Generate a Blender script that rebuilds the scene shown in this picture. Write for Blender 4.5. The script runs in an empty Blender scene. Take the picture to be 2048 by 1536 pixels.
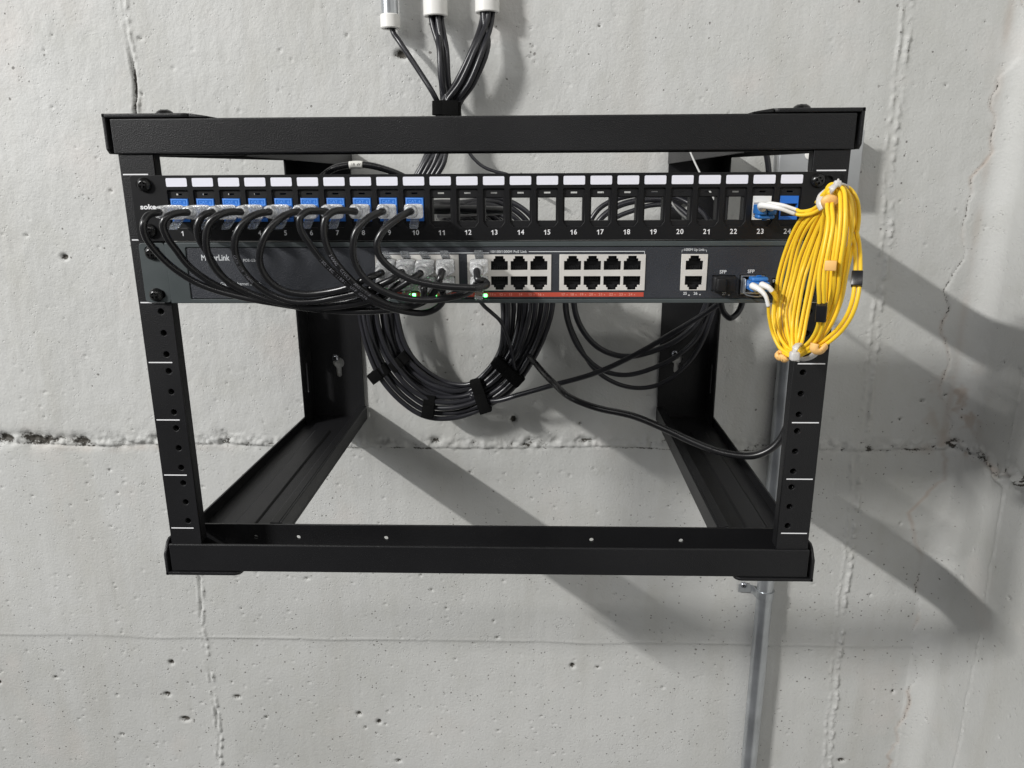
import bpy, bmesh, math, random
import numpy as np
from mathutils import Vector, Matrix
random.seed(7); R = random.Random(11)
D = bpy.data; scene = bpy.context.scene; COL = scene.collection
MM = 0.001
# ---------------------------------------------------------------- camera (solved from the photograph), mm
F, CX, CY, CZ, PITCH, YAW, ROLL = 1502.877191, 40.478745, -529.707950, -3.470127, 0.267678, -0.031759, -0.005640
def axes(p, yw, r):
    f = np.array([math.sin(yw)*math.cos(p), math.cos(yw)*math.cos(p), -math.sin(p)])
    rt = np.array([math.cos(yw), -math.sin(yw), 0.0]); up = np.cross(rt, f)
    return math.cos(r)*rt+math.sin(r)*up, -math.sin(r)*rt+math.cos(r)*up, f
AX = axes(PITCH, YAW, ROLL); C0 = np.array([CX, CY, CZ])
def at(px, py, Y):
    """survey helper: where the sight line through a photo pixel meets the plane at depth Y (mm)"""
    d = (px-1024)/F*AX[0]-(py-768)/F*AX[1]+AX[2]
    return Vector(C0+d*(Y-C0[1])/d[1])
cam = D.cameras.new('camera'); cam.sensor_width = 36; cam.lens = F/2048*36; cam.clip_start = 0.01; cam.clip_end = 100
co = D.objects.new('camera', cam); COL.objects.link(co); scene.camera = co
m = Matrix.Identity(4)
for i in range(3):
    m[i][0], m[i][1], m[i][2], m[i][3] = AX[0][i], AX[1][i], -AX[2][i], C0[i]*MM
co.matrix_world = m

# ---------------------------------------------------------------- materials
def mat(name, col, rough=0.5, metal=0.0, bump=None, trans=0.0, alpha=1.0, emit=None, spec=0.5, vary=0.0, vscale=40, coat=0.0):
    M = D.materials.new(name); M.use_nodes = True; nt = M.node_tree; b = nt.nodes['Principled BSDF']
    b.inputs['Base Color'].default_value = (*col, 1); b.inputs['Roughness'].default_value = rough
    b.inputs['Metallic'].default_value = metal; b.inputs['Transmission Weight'].default_value = trans
    b.inputs['Alpha'].default_value = alpha; b.inputs['Specular IOR Level'].default_value = spec
    b.inputs['Coat Weight'].default_value = coat
    tc = nt.nodes.new('ShaderNodeTexCoord')
    if emit:
        b.inputs['Emission Color'].default_value = (*emit[0], 1); b.inputs['Emission Strength'].default_value = emit[1]
    if bump:
        s, st, dist = bump
        n = nt.nodes.new('ShaderNodeTexNoise'); n.inputs['Scale'].default_value = s; n.inputs['Detail'].default_value = 3
        bp = nt.nodes.new('ShaderNodeBump'); bp.inputs['Strength'].default_value = st; bp.inputs['Distance'].default_value = dist
        nt.links.new(tc.outputs['Object'], n.inputs['Vector']); nt.links.new(n.outputs['Fac'], bp.inputs['Height'])
        nt.links.new(bp.outputs['Normal'], b.inputs['Normal'])
    if vary:
        n = nt.nodes.new('ShaderNodeTexNoise'); n.inputs['Scale'].default_value = vscale; n.inputs['Detail'].default_value = 5
        mr = nt.nodes.new('ShaderNodeMapRange'); mr.inputs['From Min'].default_value = .3; mr.inputs['From Max'].default_value = .7
        mr.inputs['To Min'].default_value = 1-vary; mr.inputs['To Max'].default_value = 1+vary
        mx = nt.nodes.new('ShaderNodeVectorMath'); mx.operation = 'SCALE'; mx.inputs[0].default_value = col
        nt.links.new(tc.outputs['Object'], n.inputs['Vector']); nt.links.new(n.outputs['Fac'], mr.inputs['Value'])
        nt.links.new(mr.outputs['Result'], mx.inputs['Scale']); nt.links.new(mx.outputs['Vector'], b.inputs['Base Color'])
        mr2 = nt.nodes.new('ShaderNodeMapRange'); mr2.inputs['To Min'].default_value = max(0.05, rough-.12); mr2.inputs['To Max'].default_value = rough+.12
        nt.links.new(n.outputs['Fac'], mr2.inputs['Value']); nt.links.new(mr2.outputs['Result'], b.inputs['Roughness'])
    return M
M = {}
M['coat'] = mat('black_powder_coat', (.0085, .0085, .0095), .44, bump=(1350, .8, .0003), vary=.22, vscale=9, spec=.38)
M['panel'] = mat('black_painted_steel', (.007, .007, .0078), .42, bump=(1600, .12, .0002), spec=.35)
M['plastic'] = mat('black_plastic', (.010, .010, .011), .5, bump=(500, .1, .0002), spec=.3)
M['grey'] = mat('grey_painted_steel', (.056, .067, .069), .45, bump=(1200, .15, .0002), vary=.06)
M['inset'] = mat('dark_grey_textured', (.026, .029, .037), .5, bump=(1500, .9, .0004), vary=.08)
M['white'] = mat('white_print', (.82, .82, .84), .5)
M['label'] = mat('white_label_paper', (.80, .80, .88), .35)
M['print'] = mat('pale_print', (.62, .64, .66), .5)
M['cableprint'] = mat('cable_print', (.17, .17, .19), .5)
M['blue'] = mat('blue_plastic', (.022, .15, .56), .35, bump=(300, .1, .0002))
M['blue2'] = mat('blue_connector_plastic', (.03, .17, .50), .3)
M['embl'] = mat('blue_embossed', (.14, .36, .85), .3)
M['wplastic'] = mat('white_plastic', (.78, .78, .76), .35)
M['clear'] = mat('clear_plastic', (.96, .97, .98), .10, trans=.42, alpha=.84, spec=1.0, coat=1.0, bump=(520, 1, .0014))
M['clearclip'] = mat('clear_clip_plastic', (.84, .88, .92), .08, trans=.85, alpha=.55, spec=.8)
M['rubber'] = mat('black_cable_jacket', (.011, .011, .012), .28, bump=(250, .08, .0002), vary=.12, vscale=30)
M['rubber2'] = mat('satin_black_cable_jacket', (.019, .019, .023), .32, bump=(250, .08, .0002), vary=.12, vscale=30)
M['velcro'] = mat('black_hook_tape', (.006, .006, .006), .95, bump=(1800, 1, .0006), spec=.1)
M['portmetal'] = mat('nickel_plate', (.76, .735, .70), .36, .25, bump=(900, .04, .0001), vary=.05, vscale=60)
M['dark'] = mat('black_socket_plastic', (.006, .006, .007), .4)
M['red'] = mat('red_print', (.50, .075, .045), .5)
M['redtxt'] = mat('pale_red_print', (.72, .32, .26), .5)
M['led'] = mat('green_lamp', (.1, .8, .2), .3, emit=((.10, 1, .22), 9))
M['screw'] = mat('black_screw_steel', (.012, .012, .012), .22, .3, bump=(400, .15, .0003))
M['recess'] = mat('screw_recess', (.05, .05, .05), .25, .8)
M['galv'] = mat('galvanised_steel', (.50, .52, .54), .34, .85, bump=(120, .12, .0004), vary=.16, vscale=30)
M['box'] = mat('dull_zinc_steel', (.42, .43, .44), .42, .55, bump=(200, .1, .0003), vary=.12, vscale=18)
M['cap'] = mat('white_bushing_plastic', (.80, .79, .76), .4)
M['yellow'] = mat('yellow_fibre_jacket', (.90, .585, .026), .42, bump=(200, .05, .0002))
M['orange'] = mat('pale_orange_clip_plastic', (.86, .50, .17), .5)
M['tie'] = mat('natural_nylon', (.80, .78, .76), .3, trans=.25, alpha=.92)
M['tape'] = mat('black_tape', (.012, .012, .014), .3)
M['tag'] = mat('white_sleeve_tag', (.70, .69, .65), .5)
M['anchor'] = mat('zinc_screw', (.45, .46, .50), .25, .9)

# ---------------------------------------------------------------- builders (all in mm)
def thing(name, label, cat, loc=(0, 0, 0), group=None, kind=None):
    o = D.objects.new(name, None); COL.objects.link(o); o.location = Vector(loc)*MM
    o.empty_display_size = .01; o['label'] = label; o['category'] = cat
    if group: o['group'] = group
    if kind: o['kind'] = kind
    return o
def wloc(p):
    v = Vector((0, 0, 0))
    while p: v += p.location; p = p.parent
    return v
def link(name, me, material, parent=None, smooth=False):
    me.name = name
    off = wloc(parent)
    me.transform(Matrix.Translation(-off) @ Matrix.Scale(MM, 4))
    if material and not me.materials: me.materials.append(material)
    if smooth: me.polygons.foreach_set('use_smooth', [True]*len(me.polygons))
    o = D.objects.new(name, me); COL.objects.link(o); o.parent = parent
    return o
def tag(o, label, cat, group=None):
    o['label'] = label; o['category'] = cat
    if group: o['group'] = group
    return o
class MB:
    def __init__(s): s.bm = bmesh.new()
    def box(s, a, b, bev=0.0, seg=2, xf=None):
        a, b = Vector(a), Vector(b); c = (a+b)/2; d = b-a
        t = bmesh.new(); bmesh.ops.create_cube(t, size=1)
        for v in t.verts: v.co = Vector((v.co.x*d.x, v.co.y*d.y, v.co.z*d.z))
        if bev: bmesh.ops.bevel(t, geom=t.edges[:], offset=bev, segments=seg, affect='EDGES', profile=.5)
        for v in t.verts:
            v.co = v.co+c
            if xf: v.co = xf @ v.co
        s._add(t); return s
    def _add(s, t):
        me = D.meshes.new('t'); t.to_mesh(me); t.free(); s.bm.from_mesh(me); D.meshes.remove(me)
    def mesh(s, me):
        s.bm.from_mesh(me); D.meshes.remove(me); return s
    def hexa(s, A, B, bev=0):
        """prism between two quads A and B (4 points each)"""
        t = bmesh.new(); va = [t.verts.new(p) for p in A]; vb = [t.verts.new(p) for p in B]
        n = len(A); t.faces.new(va[::-1]); t.faces.new(vb)
        for i in range(n): t.faces.new((va[i], va[(i+1) % n], vb[(i+1) % n], vb[i]))
        bmesh.ops.recalc_face_normals(t, faces=t.faces[:])
        if bev: bmesh.ops.bevel(t, geom=t.edges[:], offset=bev, segments=2, affect='EDGES', profile=.5)
        s._add(t); return s
    def lathe(s, base, axis, prof, n=24):
        """prof: list of (radius, height) along axis from base"""
        t = bmesh.new(); axis = Vector(axis).normalized(); base = Vector(base)
        u = axis.orthogonal().normalized(); w = axis.cross(u); rings = []
        for r, h in prof:
            if r <= 1e-6: rings.append([t.verts.new(base+axis*h)])
            else: rings.append([t.verts.new(base+axis*h+(u*math.cos(2*math.pi*i/n)+w*math.sin(2*math.pi*i/n))*r) for i in range(n)])
        for a, b in zip(rings, rings[1:]):
            if len(a) == 1 and len(b) == 1: continue
            for i in range(n):
                j = (i+1) % n
                if len(a) == 1: t.faces.new((a[0], b[i], b[j]))
                elif len(b) == 1: t.faces.new((a[i], a[j], b[0]))
                else: t.faces.new((a[i], a[j], b[j], b[i]))
        bmesh.ops.recalc_face_normals(t, faces=t.faces[:])
        s._add(t); return s
    def tube(s, pts, r, n=12, sub=10, closed=False, rf=None, flat=1.0):
        P = spline(pts, sub, closed); t = bmesh.new(); rings = []
        N = len(P); up = None
        for i, p in enumerate(P):
            if closed: tan = (P[(i+1) % N]-P[i-1]).normalized()
            else: tan = (P[min(i+1, N-1)]-P[max(i-1, 0)]).normalized()
            if up is None: up = tan.orthogonal().normalized()
            else:
                up = (up-tan*up.dot(tan)).normalized()
            w = tan.cross(up); rr = r if rf is None else r*rf(i/(N-1))
            rings.append([t.verts.new(p+(up*math.cos(2*math.pi*k/n)+w*math.sin(2*math.pi*k/n)*flat)*rr) for k in range(n)])
        L = list(zip(rings, rings[1:]))
        if closed: L.append((rings[-1], rings[0]))
        for a, b in L:
            for k in range(n): t.faces.new((a[k], a[(k+1) % n], b[(k+1) % n], b[k]))
        if not closed:
            t.faces.new(rings[0][::-1]); t.faces.new(rings[-1])
        bmesh.ops.recalc_face_normals(t, faces=t.faces[:])
        s._add(t); return s
    def build(s, name, material, parent=None, smooth=False, ang=None):
        me = D.meshes.new(name); s.bm.to_mesh(me); s.bm.free()
        o = link(name, me, material, parent, smooth)
        if ang and ang > 35:
            try: me.shade_smooth(); me.set_sharp_from_angle(angle=math.radians(ang))
            except Exception: me.set_sharp_from_angle(angle=math.radians(ang))
        return o
def spline(pts, sub=10, closed=False):
    P = [Vector(p) for p in pts]; n = len(P)
    if n < 3 and not closed:
        return [P[0].lerp(P[-1], i/sub) for i in range(sub+1)]
    out = []
    rng = range(n) if closed else range(n-1)
    for i in rng:
        if closed: a, b, c, d = P[i-1], P[i], P[(i+1) % n], P[(i+2) % n]
        else:
            b, c = P[i], P[i+1]
            a = P[i-1] if i else b*2-c
            d = P[i+2] if i+2 < n else c*2-b
        # centripetal Catmull-Rom
        t0 = 0; t1 = t0+max((b-a).length, 1e-3)**.5; t2 = t1+max((c-b).length, 1e-3)**.5; t3 = t2+max((d-c).length, 1e-3)**.5
        for k in range(sub):
            t = t1+(t2-t1)*k/sub
            A1 = a*((t1-t)/(t1-t0))+b*((t-t0)/(t1-t0)); A2 = b*((t2-t)/(t2-t1))+c*((t-t1)/(t2-t1)); A3 = c*((t3-t)/(t3-t2))+d*((t-t2)/(t3-t2))
            B1 = A1*((t2-t)/(t2-t0))+A2*((t-t0)/(t2-t0)); B2 = A2*((t3-t)/(t3-t1))+A3*((t-t1)/(t3-t1))
            out.append(B1*((t2-t)/(t2-t1))+B2*((t-t1)/(t2-t1)))
    if not closed: out.append(P[-1])
    return out
def to_mesh(cu):
    o = D.objects.new('tmp', cu); COL.objects.link(o)
    dg = bpy.context.evaluated_depsgraph_get(); dg.update()
    me = D.meshes.new_from_object(o.evaluated_get(dg)); D.objects.remove(o); D.curves.remove(cu)
    me.materials.clear()
    return me
def plate_mesh(outer, holes, y0, y1, bev=0.0, orient='front'):
    """a flat plate with real holes; outlines in (x, z), thickness from y0 to y1 ('front'),
    or outlines in (y, z) with thickness in x ('side'), or (x, y) with thickness in z ('flat')"""
    cu = D.curves.new('plate', 'CURVE'); cu.dimensions = '2D'; cu.fill_mode = 'BOTH'
    for loop in [outer]+list(holes):
        sp = cu.splines.new('POLY'); sp.points.add(len(loop)-1)
        for q, p in zip(sp.points, loop): q.co = (p[0], p[1], 0, 1)
        sp.use_cyclic_u = True
    cu.extrude = abs(y1-y0)/2-bev
    if bev: cu.bevel_depth = bev; cu.bevel_resolution = 1; cu.offset = -bev
    me = to_mesh(cu); mid = (y0+y1)/2
    for v in me.vertices:
        x, z, t = v.co
        v.co = (x, mid-t, z) if orient == 'front' else ((mid+t, x, z) if orient == 'side' else (x, z, mid+t))
    bm = bmesh.new(); bm.from_mesh(me); bmesh.ops.remove_doubles(bm, verts=bm.verts[:], dist=1e-4)
    bmesh.ops.recalc_face_normals(bm, faces=bm.faces[:]); bm.to_mesh(me); bm.free()
    return me
def rect(x0, z0, x1, z1): return [(x0, z0), (x1, z0), (x1, z1), (x0, z1)]
def rrect(x0, z0, x1, z1, r, n=4):
    out = []
    for cx, cz, a in ((x1-r, z1-r, 0), (x0+r, z1-r, 90), (x0+r, z0+r, 180), (x1-r, z0+r, 270)):
        for k in range(n+1):
            t = math.radians(a+90*k/n); out.append((cx+r*math.cos(t), cz+r*math.sin(t)))
    return out
def circ(x, z, r, n=20): return [(x+r*math.cos(2*math.pi*k/n), z+r*math.sin(2*math.pi*k/n)) for k in range(n)]
def text_mesh(s, x, z, y, h, ext=.02, align='CENTER', bold=0.0, sx=1.0, spacing=1.0, shear=0):
    cu = D.curves.new('txt', 'FONT'); cu.body = s; cu.size = h/.7; cu.align_x = align; cu.align_y = 'CENTER'
    cu.extrude = ext; cu.offset = bold; cu.space_character = spacing; cu.shear = shear; cu.resolution_u = 4
    me = to_mesh(cu)
    for v in me.vertices: v.co = (x+v.co.x*sx, y-v.co.z, z+v.co.y)
    return me

def number_mesh(s, x, z, y, h, bold=.05):
    # plain grotesque numerals; the one is drawn with its flag
    adv = h*.80; b_ = MB(); x0 = x-adv*(len(s)-1)/2
    for i, ch in enumerate(s):
        cx_ = x0+i*adv
        if ch == '1':
            w = h*.075+bold*.8
            o = [(cx_+.02*h, z-h/2), (cx_+.02*h+2*w, z-h/2), (cx_+.02*h+2*w, z+h/2), (cx_+.02*h+w*.5, z+h/2), (cx_-.10*h, z+h*.36), (cx_-.24*h, z+h*.27), (cx_-.24*h, z+h*.12), (cx_+.02*h, z+h*.24)]
            b_.mesh(plate_mesh(o, [], y-.02, y+.02))
        else: b_.mesh(text_mesh(ch, cx_, z, y, h, .02, bold=bold, sx=.98))
    me = D.meshes.new('n'); b_.bm.to_mesh(me); b_.bm.free(); return me
# ================================================================ THE WALL (height field with a rounded inner corner)
WY = 370.0; CORX = 545.0; FR = 30.0
_rng = np.random.RandomState(5)
def vnoise(x, y, s, seed):
    rs = np.random.RandomState(seed); G = rs.rand(256, 256)
    X = x/s; Y = y/s; xi = np.floor(X).astype(int); yi = np.floor(Y).astype(int); fx = X-xi; fy = Y-yi
    fx = fx*fx*(3-2*fx); fy = fy*fy*(3-2*fy)
    g = lambda a, b: G[a % 256, b % 256]
    return (g(xi, yi)*(1-fx)+g(xi+1, yi)*fx)*(1-fy)+(g(xi, yi+1)*(1-fx)+g(xi+1, yi+1)*fx)*fy-.5
def fbm(x, y, s, seed, o=4):
    r = 0; a = 1
    for k in range(o): r = r+a*vnoise(x, y, s/2**k, seed+k*17); a *= .5
    return r
def polyline_x(z, pts):
    zs = np.array([p[0] for p in pts][::-1], float); xs = np.array([p[1] for p in pts][::-1], float)
    return np.interp(z, zs, xs)
ARC = FR*math.pi/2
su = np.concatenate([np.linspace(-2600, -1020, 40), np.arange(-1000, CORX+ARC+240, 1.7), np.linspace(CORX+ARC+250, CORX+ARC+1500, 30)])
zu = np.concatenate([np.linspace(-2400, -1020, 30), np.arange(-1000, 330, 1.7), np.linspace(345, 2200, 40)])
S_, Z_ = np.meshgrid(su, zu)
def wall_fields(S, Z):
    h = fbm(S, Z, 260, 3, 3)*1.6+fbm(S, Z, 60, 21, 3)*.7
    h += fbm(S, Z*.6, 9, 33, 3)*.42*np.where(Z > -333, 1.0, .35)*np.clip(1.15-.5*(S+500)/1000, .5, 1.2)
    dirt = np.zeros_like(h); rust = np.zeros_like(h)
    # long streaks left by the formwork boards
    h += fbm(S, Z*.08, 14, 71, 2)*.35
    # upper horizontal joint: the concrete above it stands a little proud with a crumbled lower edge
    zj = -334+fbm(S, Z*0, 90, 41, 2)*5
    zj = np.where(S > CORX+8, zj+fbm(S, Z*0, 30, 44, 2)*10, zj)
    up = 1/(1+np.exp(-(Z-zj)/1.0)); h += up*2.6
    d = Z-zj
    crumb = np.clip(fbm(S, Z, 17, 52, 3)+.12+.25*np.clip((-430-S)/120, 0, 1)+.04*np.clip((S-510)/40, 0, 1)-.10*(S > -380), 0, 1)*np.exp(-((d-7)/9)**2)
    h -= crumb*9; dirt += np.clip(crumb*1.4-.30, 0, .68)
    h -= np.exp(-(d/1.5)**2)*2.2*(fbm(S, Z, 40, 55, 2)+.6); dirt += np.exp(-((d+.5)/1.4)**2)*np.clip(fbm(S, Z*0, 34, 57, 3)*1.6+.35, 0, 1)*.62
    ed = np.exp(-((d-6)/9)**2)*(d > -1); nn = fbm(S, Z, 6, 58, 3); h += ed*nn*3.2; dirt += ed*np.clip(-nn*1.7-.26, 0, .55)*np.clip(.5+fbm(S, Z*0, 80, 59, 2)*2, 0, 1)
    big = np.exp(-(((S+745)/16)**2+((d-9)/8)**2)); h -= big*9; dirt += big*.95
    for (sx, sw, sh) in ((-692, 6, 6), (-600, 9, 7), (-612, 5, 8), (-270, 9, 8), (-262, 5, 10)):
        g = np.exp(-(((S-sx)/sw)**2+((d-5)/sh)**2)); h -= g*4.5; dirt += g*.5*(.4+vnoise(S, Z, 5, 5)+.5)
    # lower horizontal joint, fine raised line
    zl = -617+fbm(S, Z*0, 120, 61, 2)*3; d2 = Z-zl
    d2 = np.where(S > CORX+6, 99, d2); h += np.exp(-((d2-1)/1.6)**2)*1.1*(.6+fbm(S, Z*0, 50, 63, 2)); h -= (1/(1+np.exp(d2/1.2)))*1.0; dirt += np.exp(-((d2+1.5)/1.1)**2)*.16
    # a third joint above the picture
    h += np.exp(-((Z-262)/2.5)**2)*1.2
    # vertical joints of the formwork panels
    xl = -416+fbm(S*0, Z, 60, 81, 3)*7; dv = S-xl
    h += (np.exp(-((dv-3)/2.0)**2)*1.9+np.exp(-((dv+4)/1.6)**2)*.9)*np.clip(.45+fbm(S, Z, 7, 85, 3)*2.4, 0, 2)
    ck = np.exp(-(dv/1.7)**2)*np.clip(fbm(S*0, Z, 44, 87, 3)*2+.35, 0, 1); h -= ck*3.5; dirt += ck*.7*np.where(Z > -300, 1, .35)
    gap = np.exp(-((dv/(2.6+1.2*fbm(S*0, Z, 9, 88, 2)))**2+((Z-123)/20)**2)); h -= gap*3.2; dirt += gap*.42*(.6+vnoise(S, Z, 4, 89))
    xr = 443+(0-Z)*.018+fbm(S*0, Z, 70, 91, 3)*7; dv = S-xr
    h += (np.exp(-((dv-4)/2.4)**2)*2.4+np.exp(-((dv+5)/1.8)**2)*1.5)*np.clip(.5+fbm(S, Z, 7, 95, 3)*2.4, 0, 2)
    # shrinkage crack at the start of the corner
    xc = polyline_x(Z, [(230, 560), (178, 560), (150, 566), (118, 566), (100, 548), (80, 540), (60, 552), (20, 545), (-5, 533), (-60, 530), (-100, 536), (-150, 524), (-190, 530), (-225, 540), (-262, 533), (-300, 552), (-334, 549), (-372, 553), (-420, 520), (-470, 540), (-530, 545), (-600, 552), (-660, 560), (-760, 546), (-1000, 540)])
    xc = xc+fbm(S*0, Z, 22, 97, 4)*9; dc = S-xc
    cr = .72*np.exp(-(dc/1.0)**2)*np.clip(.75+fbm(S*0, Z, 40, 99, 3)*1.2-.45*(Z < -380), .1, 1); h -= cr*2.0; dirt += cr*.72; rust += np.exp(-(dc/2.5)**2)*.35*np.clip(fbm(S*0, Z, 50, 101, 2)*2+.5, 0, 1)
    h += (1/(1+np.exp(-dc/1.5))-.5)*1.6*np.exp(-(dc/30)**2)
    # rust and damp where the crack meets the joint
    st = np.exp(-(((S-560)/34)**2+((Z+275)/38)**2)); n = fbm(S, Z, 16, 111, 4); rust += st*np.clip(n*1.5, 0, .5)
    st2 = np.exp(-(((S-590)/60)**2+((d-2)/7)**2)); rust += st2*np.clip(n*2+.05, 0, .5); dirt += st2*np.clip(fbm(S, Z, 7, 116, 3)*1.8-.05, 0, .5)
    st3 = np.exp(-((d+4)/5)**2)*np.clip((S+640)/80, 0, 1)*np.clip((-330-S)/50, 0, 1); rust += st3*.20*(.5+vnoise(S, Z, 12, 9)); rust += np.exp(-((S-548)/5)**2)*.22*(Z > -330)*np.clip(fbm(S, Z, 30, 119, 2)+.5, 0, 1)
    # broken aggregate at the joint on the return wall
    ag = np.exp(-((d-0)/9)**2)*np.clip((S-(CORX+30))/40, 0, 1)*(S < CORX+260); h += ag*fbm(S, Z, 11, 121, 3)*12
    dirt += ag*np.clip(-fbm(S, Z, 11, 121, 3)*2.0-.35, 0, .5)
    # joint on the return wall
    dr = S-(CORX+ARC+62+fbm(S*0, Z, 60, 131, 3)*7); h += (np.exp(-(dr/2.4)**2)*2.0)*(.6+fbm(S, Z, 9, 133, 2)); 
    ck = np.exp(-((dr+3)/1.3)**2)*(Z > -334)*np.clip(fbm(S*0, Z, 30, 137, 3)*2+.4, 0, 1); h -= ck*2; dirt += ck*.5
    # blow holes: many small, a few large
    for nP, rmin, rmax, zmax, zmin in ((2600, .7, 1.5, 330, -1000), (260, 1.3, 2.2, 330, -1000), (40, 2.2, 4.4, -620, -1000), (8, 3, 5, 330, -330)):
        px = _rng.uniform(-1000, CORX+ARC+200, nP); pz = _rng.uniform(zmin, zmax, nP); pr = _rng.uniform(rmin, rmax, nP)
        asp = _rng.uniform(.7, 1.8, nP); keep = (pz < -334) | (_rng.rand(nP) < .55); keep &= (px < 100) | (_rng.rand(nP) < .45)
        for a, b, r, q, k in zip(px, pz, pr, asp, keep):
            if not k: continue
            i0 = np.searchsorted(su, a-3*r*q); i1 = np.searchsorted(su, a+3*r*q); j0 = np.searchsorted(zu, b-3*r); j1 = np.searchsorted(zu, b+3*r)
            if i1 <= i0 or j1 <= j0: continue
            ss = S[j0:j1, i0:i1]; zz = Z[j0:j1, i0:i1]
            g = np.exp(-((((ss-a)/q)**2+(zz-b)**2)/(r*r))**1.5)
            h[j0:j1, i0:i1] -= g*r*1.1; dirt[j0:j1, i0:i1] += g*min(.75, .16+r*.15)
    return h, np.clip(dirt, 0, 1), np.clip(rust, 0, 1)
Hh, Dd, Rr = wall_fields(S_, Z_)
# profile: main wall -> fillet -> return wall coming forward
ang = np.clip((S_-CORX)/FR, 0, math.pi/2)
bx = np.where(S_ < CORX, S_, CORX+FR*np.sin(ang)); by = np.where(S_ < CORX, WY, WY-FR*(1-np.cos(ang)))
ex = S_-CORX-ARC; by = np.where(ex > 0, WY-FR-ex, by); bx = np.where(ex > 0, CORX+FR, bx)
vx = bx-Hh*np.sin(ang); vy = by-Hh*np.cos(ang); vz = Z_
ny, nx = S_.shape
co_ = np.stack([vx, vy, vz], -1).reshape(-1, 3)*MM
idx = np.arange(ny*nx).reshape(ny, nx)
quads = np.stack([idx[:-1, :-1], idx[:-1, 1:], idx[1:, 1:], idx[1:, :-1]], -1).reshape(-1, 4)
me = D.meshes.new('wall'); me.vertices.add(len(co_)); me.vertices.foreach_set('co', co_.ravel())
me.loops.add(quads.size); me.loops.foreach_set('vertex_index', quads.ravel().astype(np.int32))
me.polygons.add(len(quads)); me.polygons.foreach_set('loop_start', np.arange(0, quads.size, 4, dtype=np.int32))
me.polygons.foreach_set('loop_total', np.full(len(quads), 4, dtype=np.int32)); me.update(); me.validate()
me.polygons.foreach_set('use_smooth', [True]*len(me.polygons))
for nm, A in (('dirt', Dd), ('rust', Rr)):
    at_ = me.attributes.new(nm, 'FLOAT', 'POINT'); at_.data.foreach_set('value', A.ravel().astype(np.float32))
wm = D.materials.new('painted_concrete'); wm.use_nodes = True; nt = wm.node_tree; nd = nt.nodes; lk = nt.links; b = nd['Principled BSDF']
tc = nd.new('ShaderNodeTexCoord')
def noise(s, d=4, rough=.55):
    n = nd.new('ShaderNodeTexNoise'); n.inputs['Scale'].default_value = s; n.inputs['Detail'].default_value = d; n.inputs['Roughness'].default_value = rough
    lk.new(tc.outputs['Object'], n.inputs['Vector']); return n
def mix(a, bb, fac):
    x = nd.new('ShaderNodeMix'); x.data_type = 'RGBA'
    for sck, v in (('A', a), ('B', bb)):
        i = x.inputs[6] if sck == 'A' else x.inputs[7]
        if isinstance(v, tuple): i.default_value = (*v, 1)
        else: lk.new(v, i)
    if isinstance(fac, float): x.inputs[0].default_value = fac
    else: lk.new(fac, x.inputs[0])
    return x.outputs[2]
def ramp(src, a, bb, lo=0., hi=1.):
    r = nd.new('ShaderNodeMapRange'); r.inputs['From Min'].default_value = a; r.inputs['From Max'].default_value = bb
    r.inputs['To Min'].default_value = lo; r.inputs['To Max'].default_value = hi; lk.new(src, r.inputs['Value']); return r.outputs['Result']
c = mix((.495, .497, .48), (.565, .567, .555), ramp(noise(3.2, 5).outputs['Fac'], .35, .65))
c = mix(c, (.47, .47, .44), ramp(noise(22, 5).outputs['Fac'], .5, .8, 0, .6))
c = mix(c, (.60, .56, .53), ramp(noise(9, 3).outputs['Fac'], .58, .75, 0, .45))
mpv = nd.new('ShaderNodeMapping'); mpv.inputs['Scale'].default_value = (5, 5, .7); lk.new(tc.outputs['Object'], mpv.inputs['Vector'])
nst = noise(2.2, 5, .6); lk.new(mpv.outputs['Vector'], nst.inputs['Vector'])
c = mix(c, (.44, .43, .395), ramp(nst.outputs['Fac'], .52, .72, 0, .55)); c = mix(c, (.60, .60, .585), ramp(noise(1.7, 6, .65).outputs['Fac'], .54, .70, 0, .5))
aD = nd.new('ShaderNodeAttribute'); aD.attribute_name = 'dirt'; aR = nd.new('ShaderNodeAttribute'); aR.attribute_name = 'rust'
c = mix(c, (.30, .17, .09), aR.outputs['Fac'])
def math_(op, a, bb):
    n = nd.new('ShaderNodeMath'); n.operation = op
    for i, v in enumerate((a, bb)):
        if isinstance(v, (int, float)): n.inputs[i].default_value = v
        else: lk.new(v, n.inputs[i])
    return n.outputs[0]
# crisp edged dirt in the pits, broken up by a fine grain
dsh = ramp(math_('ADD', aD.outputs['Fac'], ramp(noise(420, 3).outputs['Fac'], .3, .7, -.22, .22)), .26, .52, 0, 1)
# small blow holes: random cells of a voronoi pattern
def holes(scale, keep, rad):
    v = nd.new('ShaderNodeTexVoronoi'); v.inputs['Scale'].default_value = scale; v.inputs['Randomness'].default_value = 1
    nv = noise(160, 2); wv = nd.new('ShaderNodeVectorMath'); wv.operation = 'MULTIPLY_ADD'; lk.new(nv.outputs['Color'], wv.inputs[0]); wv.inputs[1].default_value = (.0035, .0035, .0035); lk.new(tc.outputs['Object'], wv.inputs[2]); lk.new(wv.outputs[0], v.inputs['Vector']); sp = nd.new('ShaderNodeSeparateColor'); lk.new(v.outputs['Color'], sp.inputs['Color'])
    kp = math_('GREATER_THAN', sp.outputs[0], keep); rr = math_('MULTIPLY', sp.outputs[1], rad)
    inside = ramp(math_('SUBTRACT', rr, v.outputs['Distance']), 0, .06, 0, 1)
    return math_('MULTIPLY', kp, inside)
sx_ = nd.new('ShaderNodeSeparateXYZ'); lk.new(tc.outputs['Object'], sx_.inputs[0])
hA = holes(95, .86, .19); hB = holes(190, .80, .26)
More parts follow.
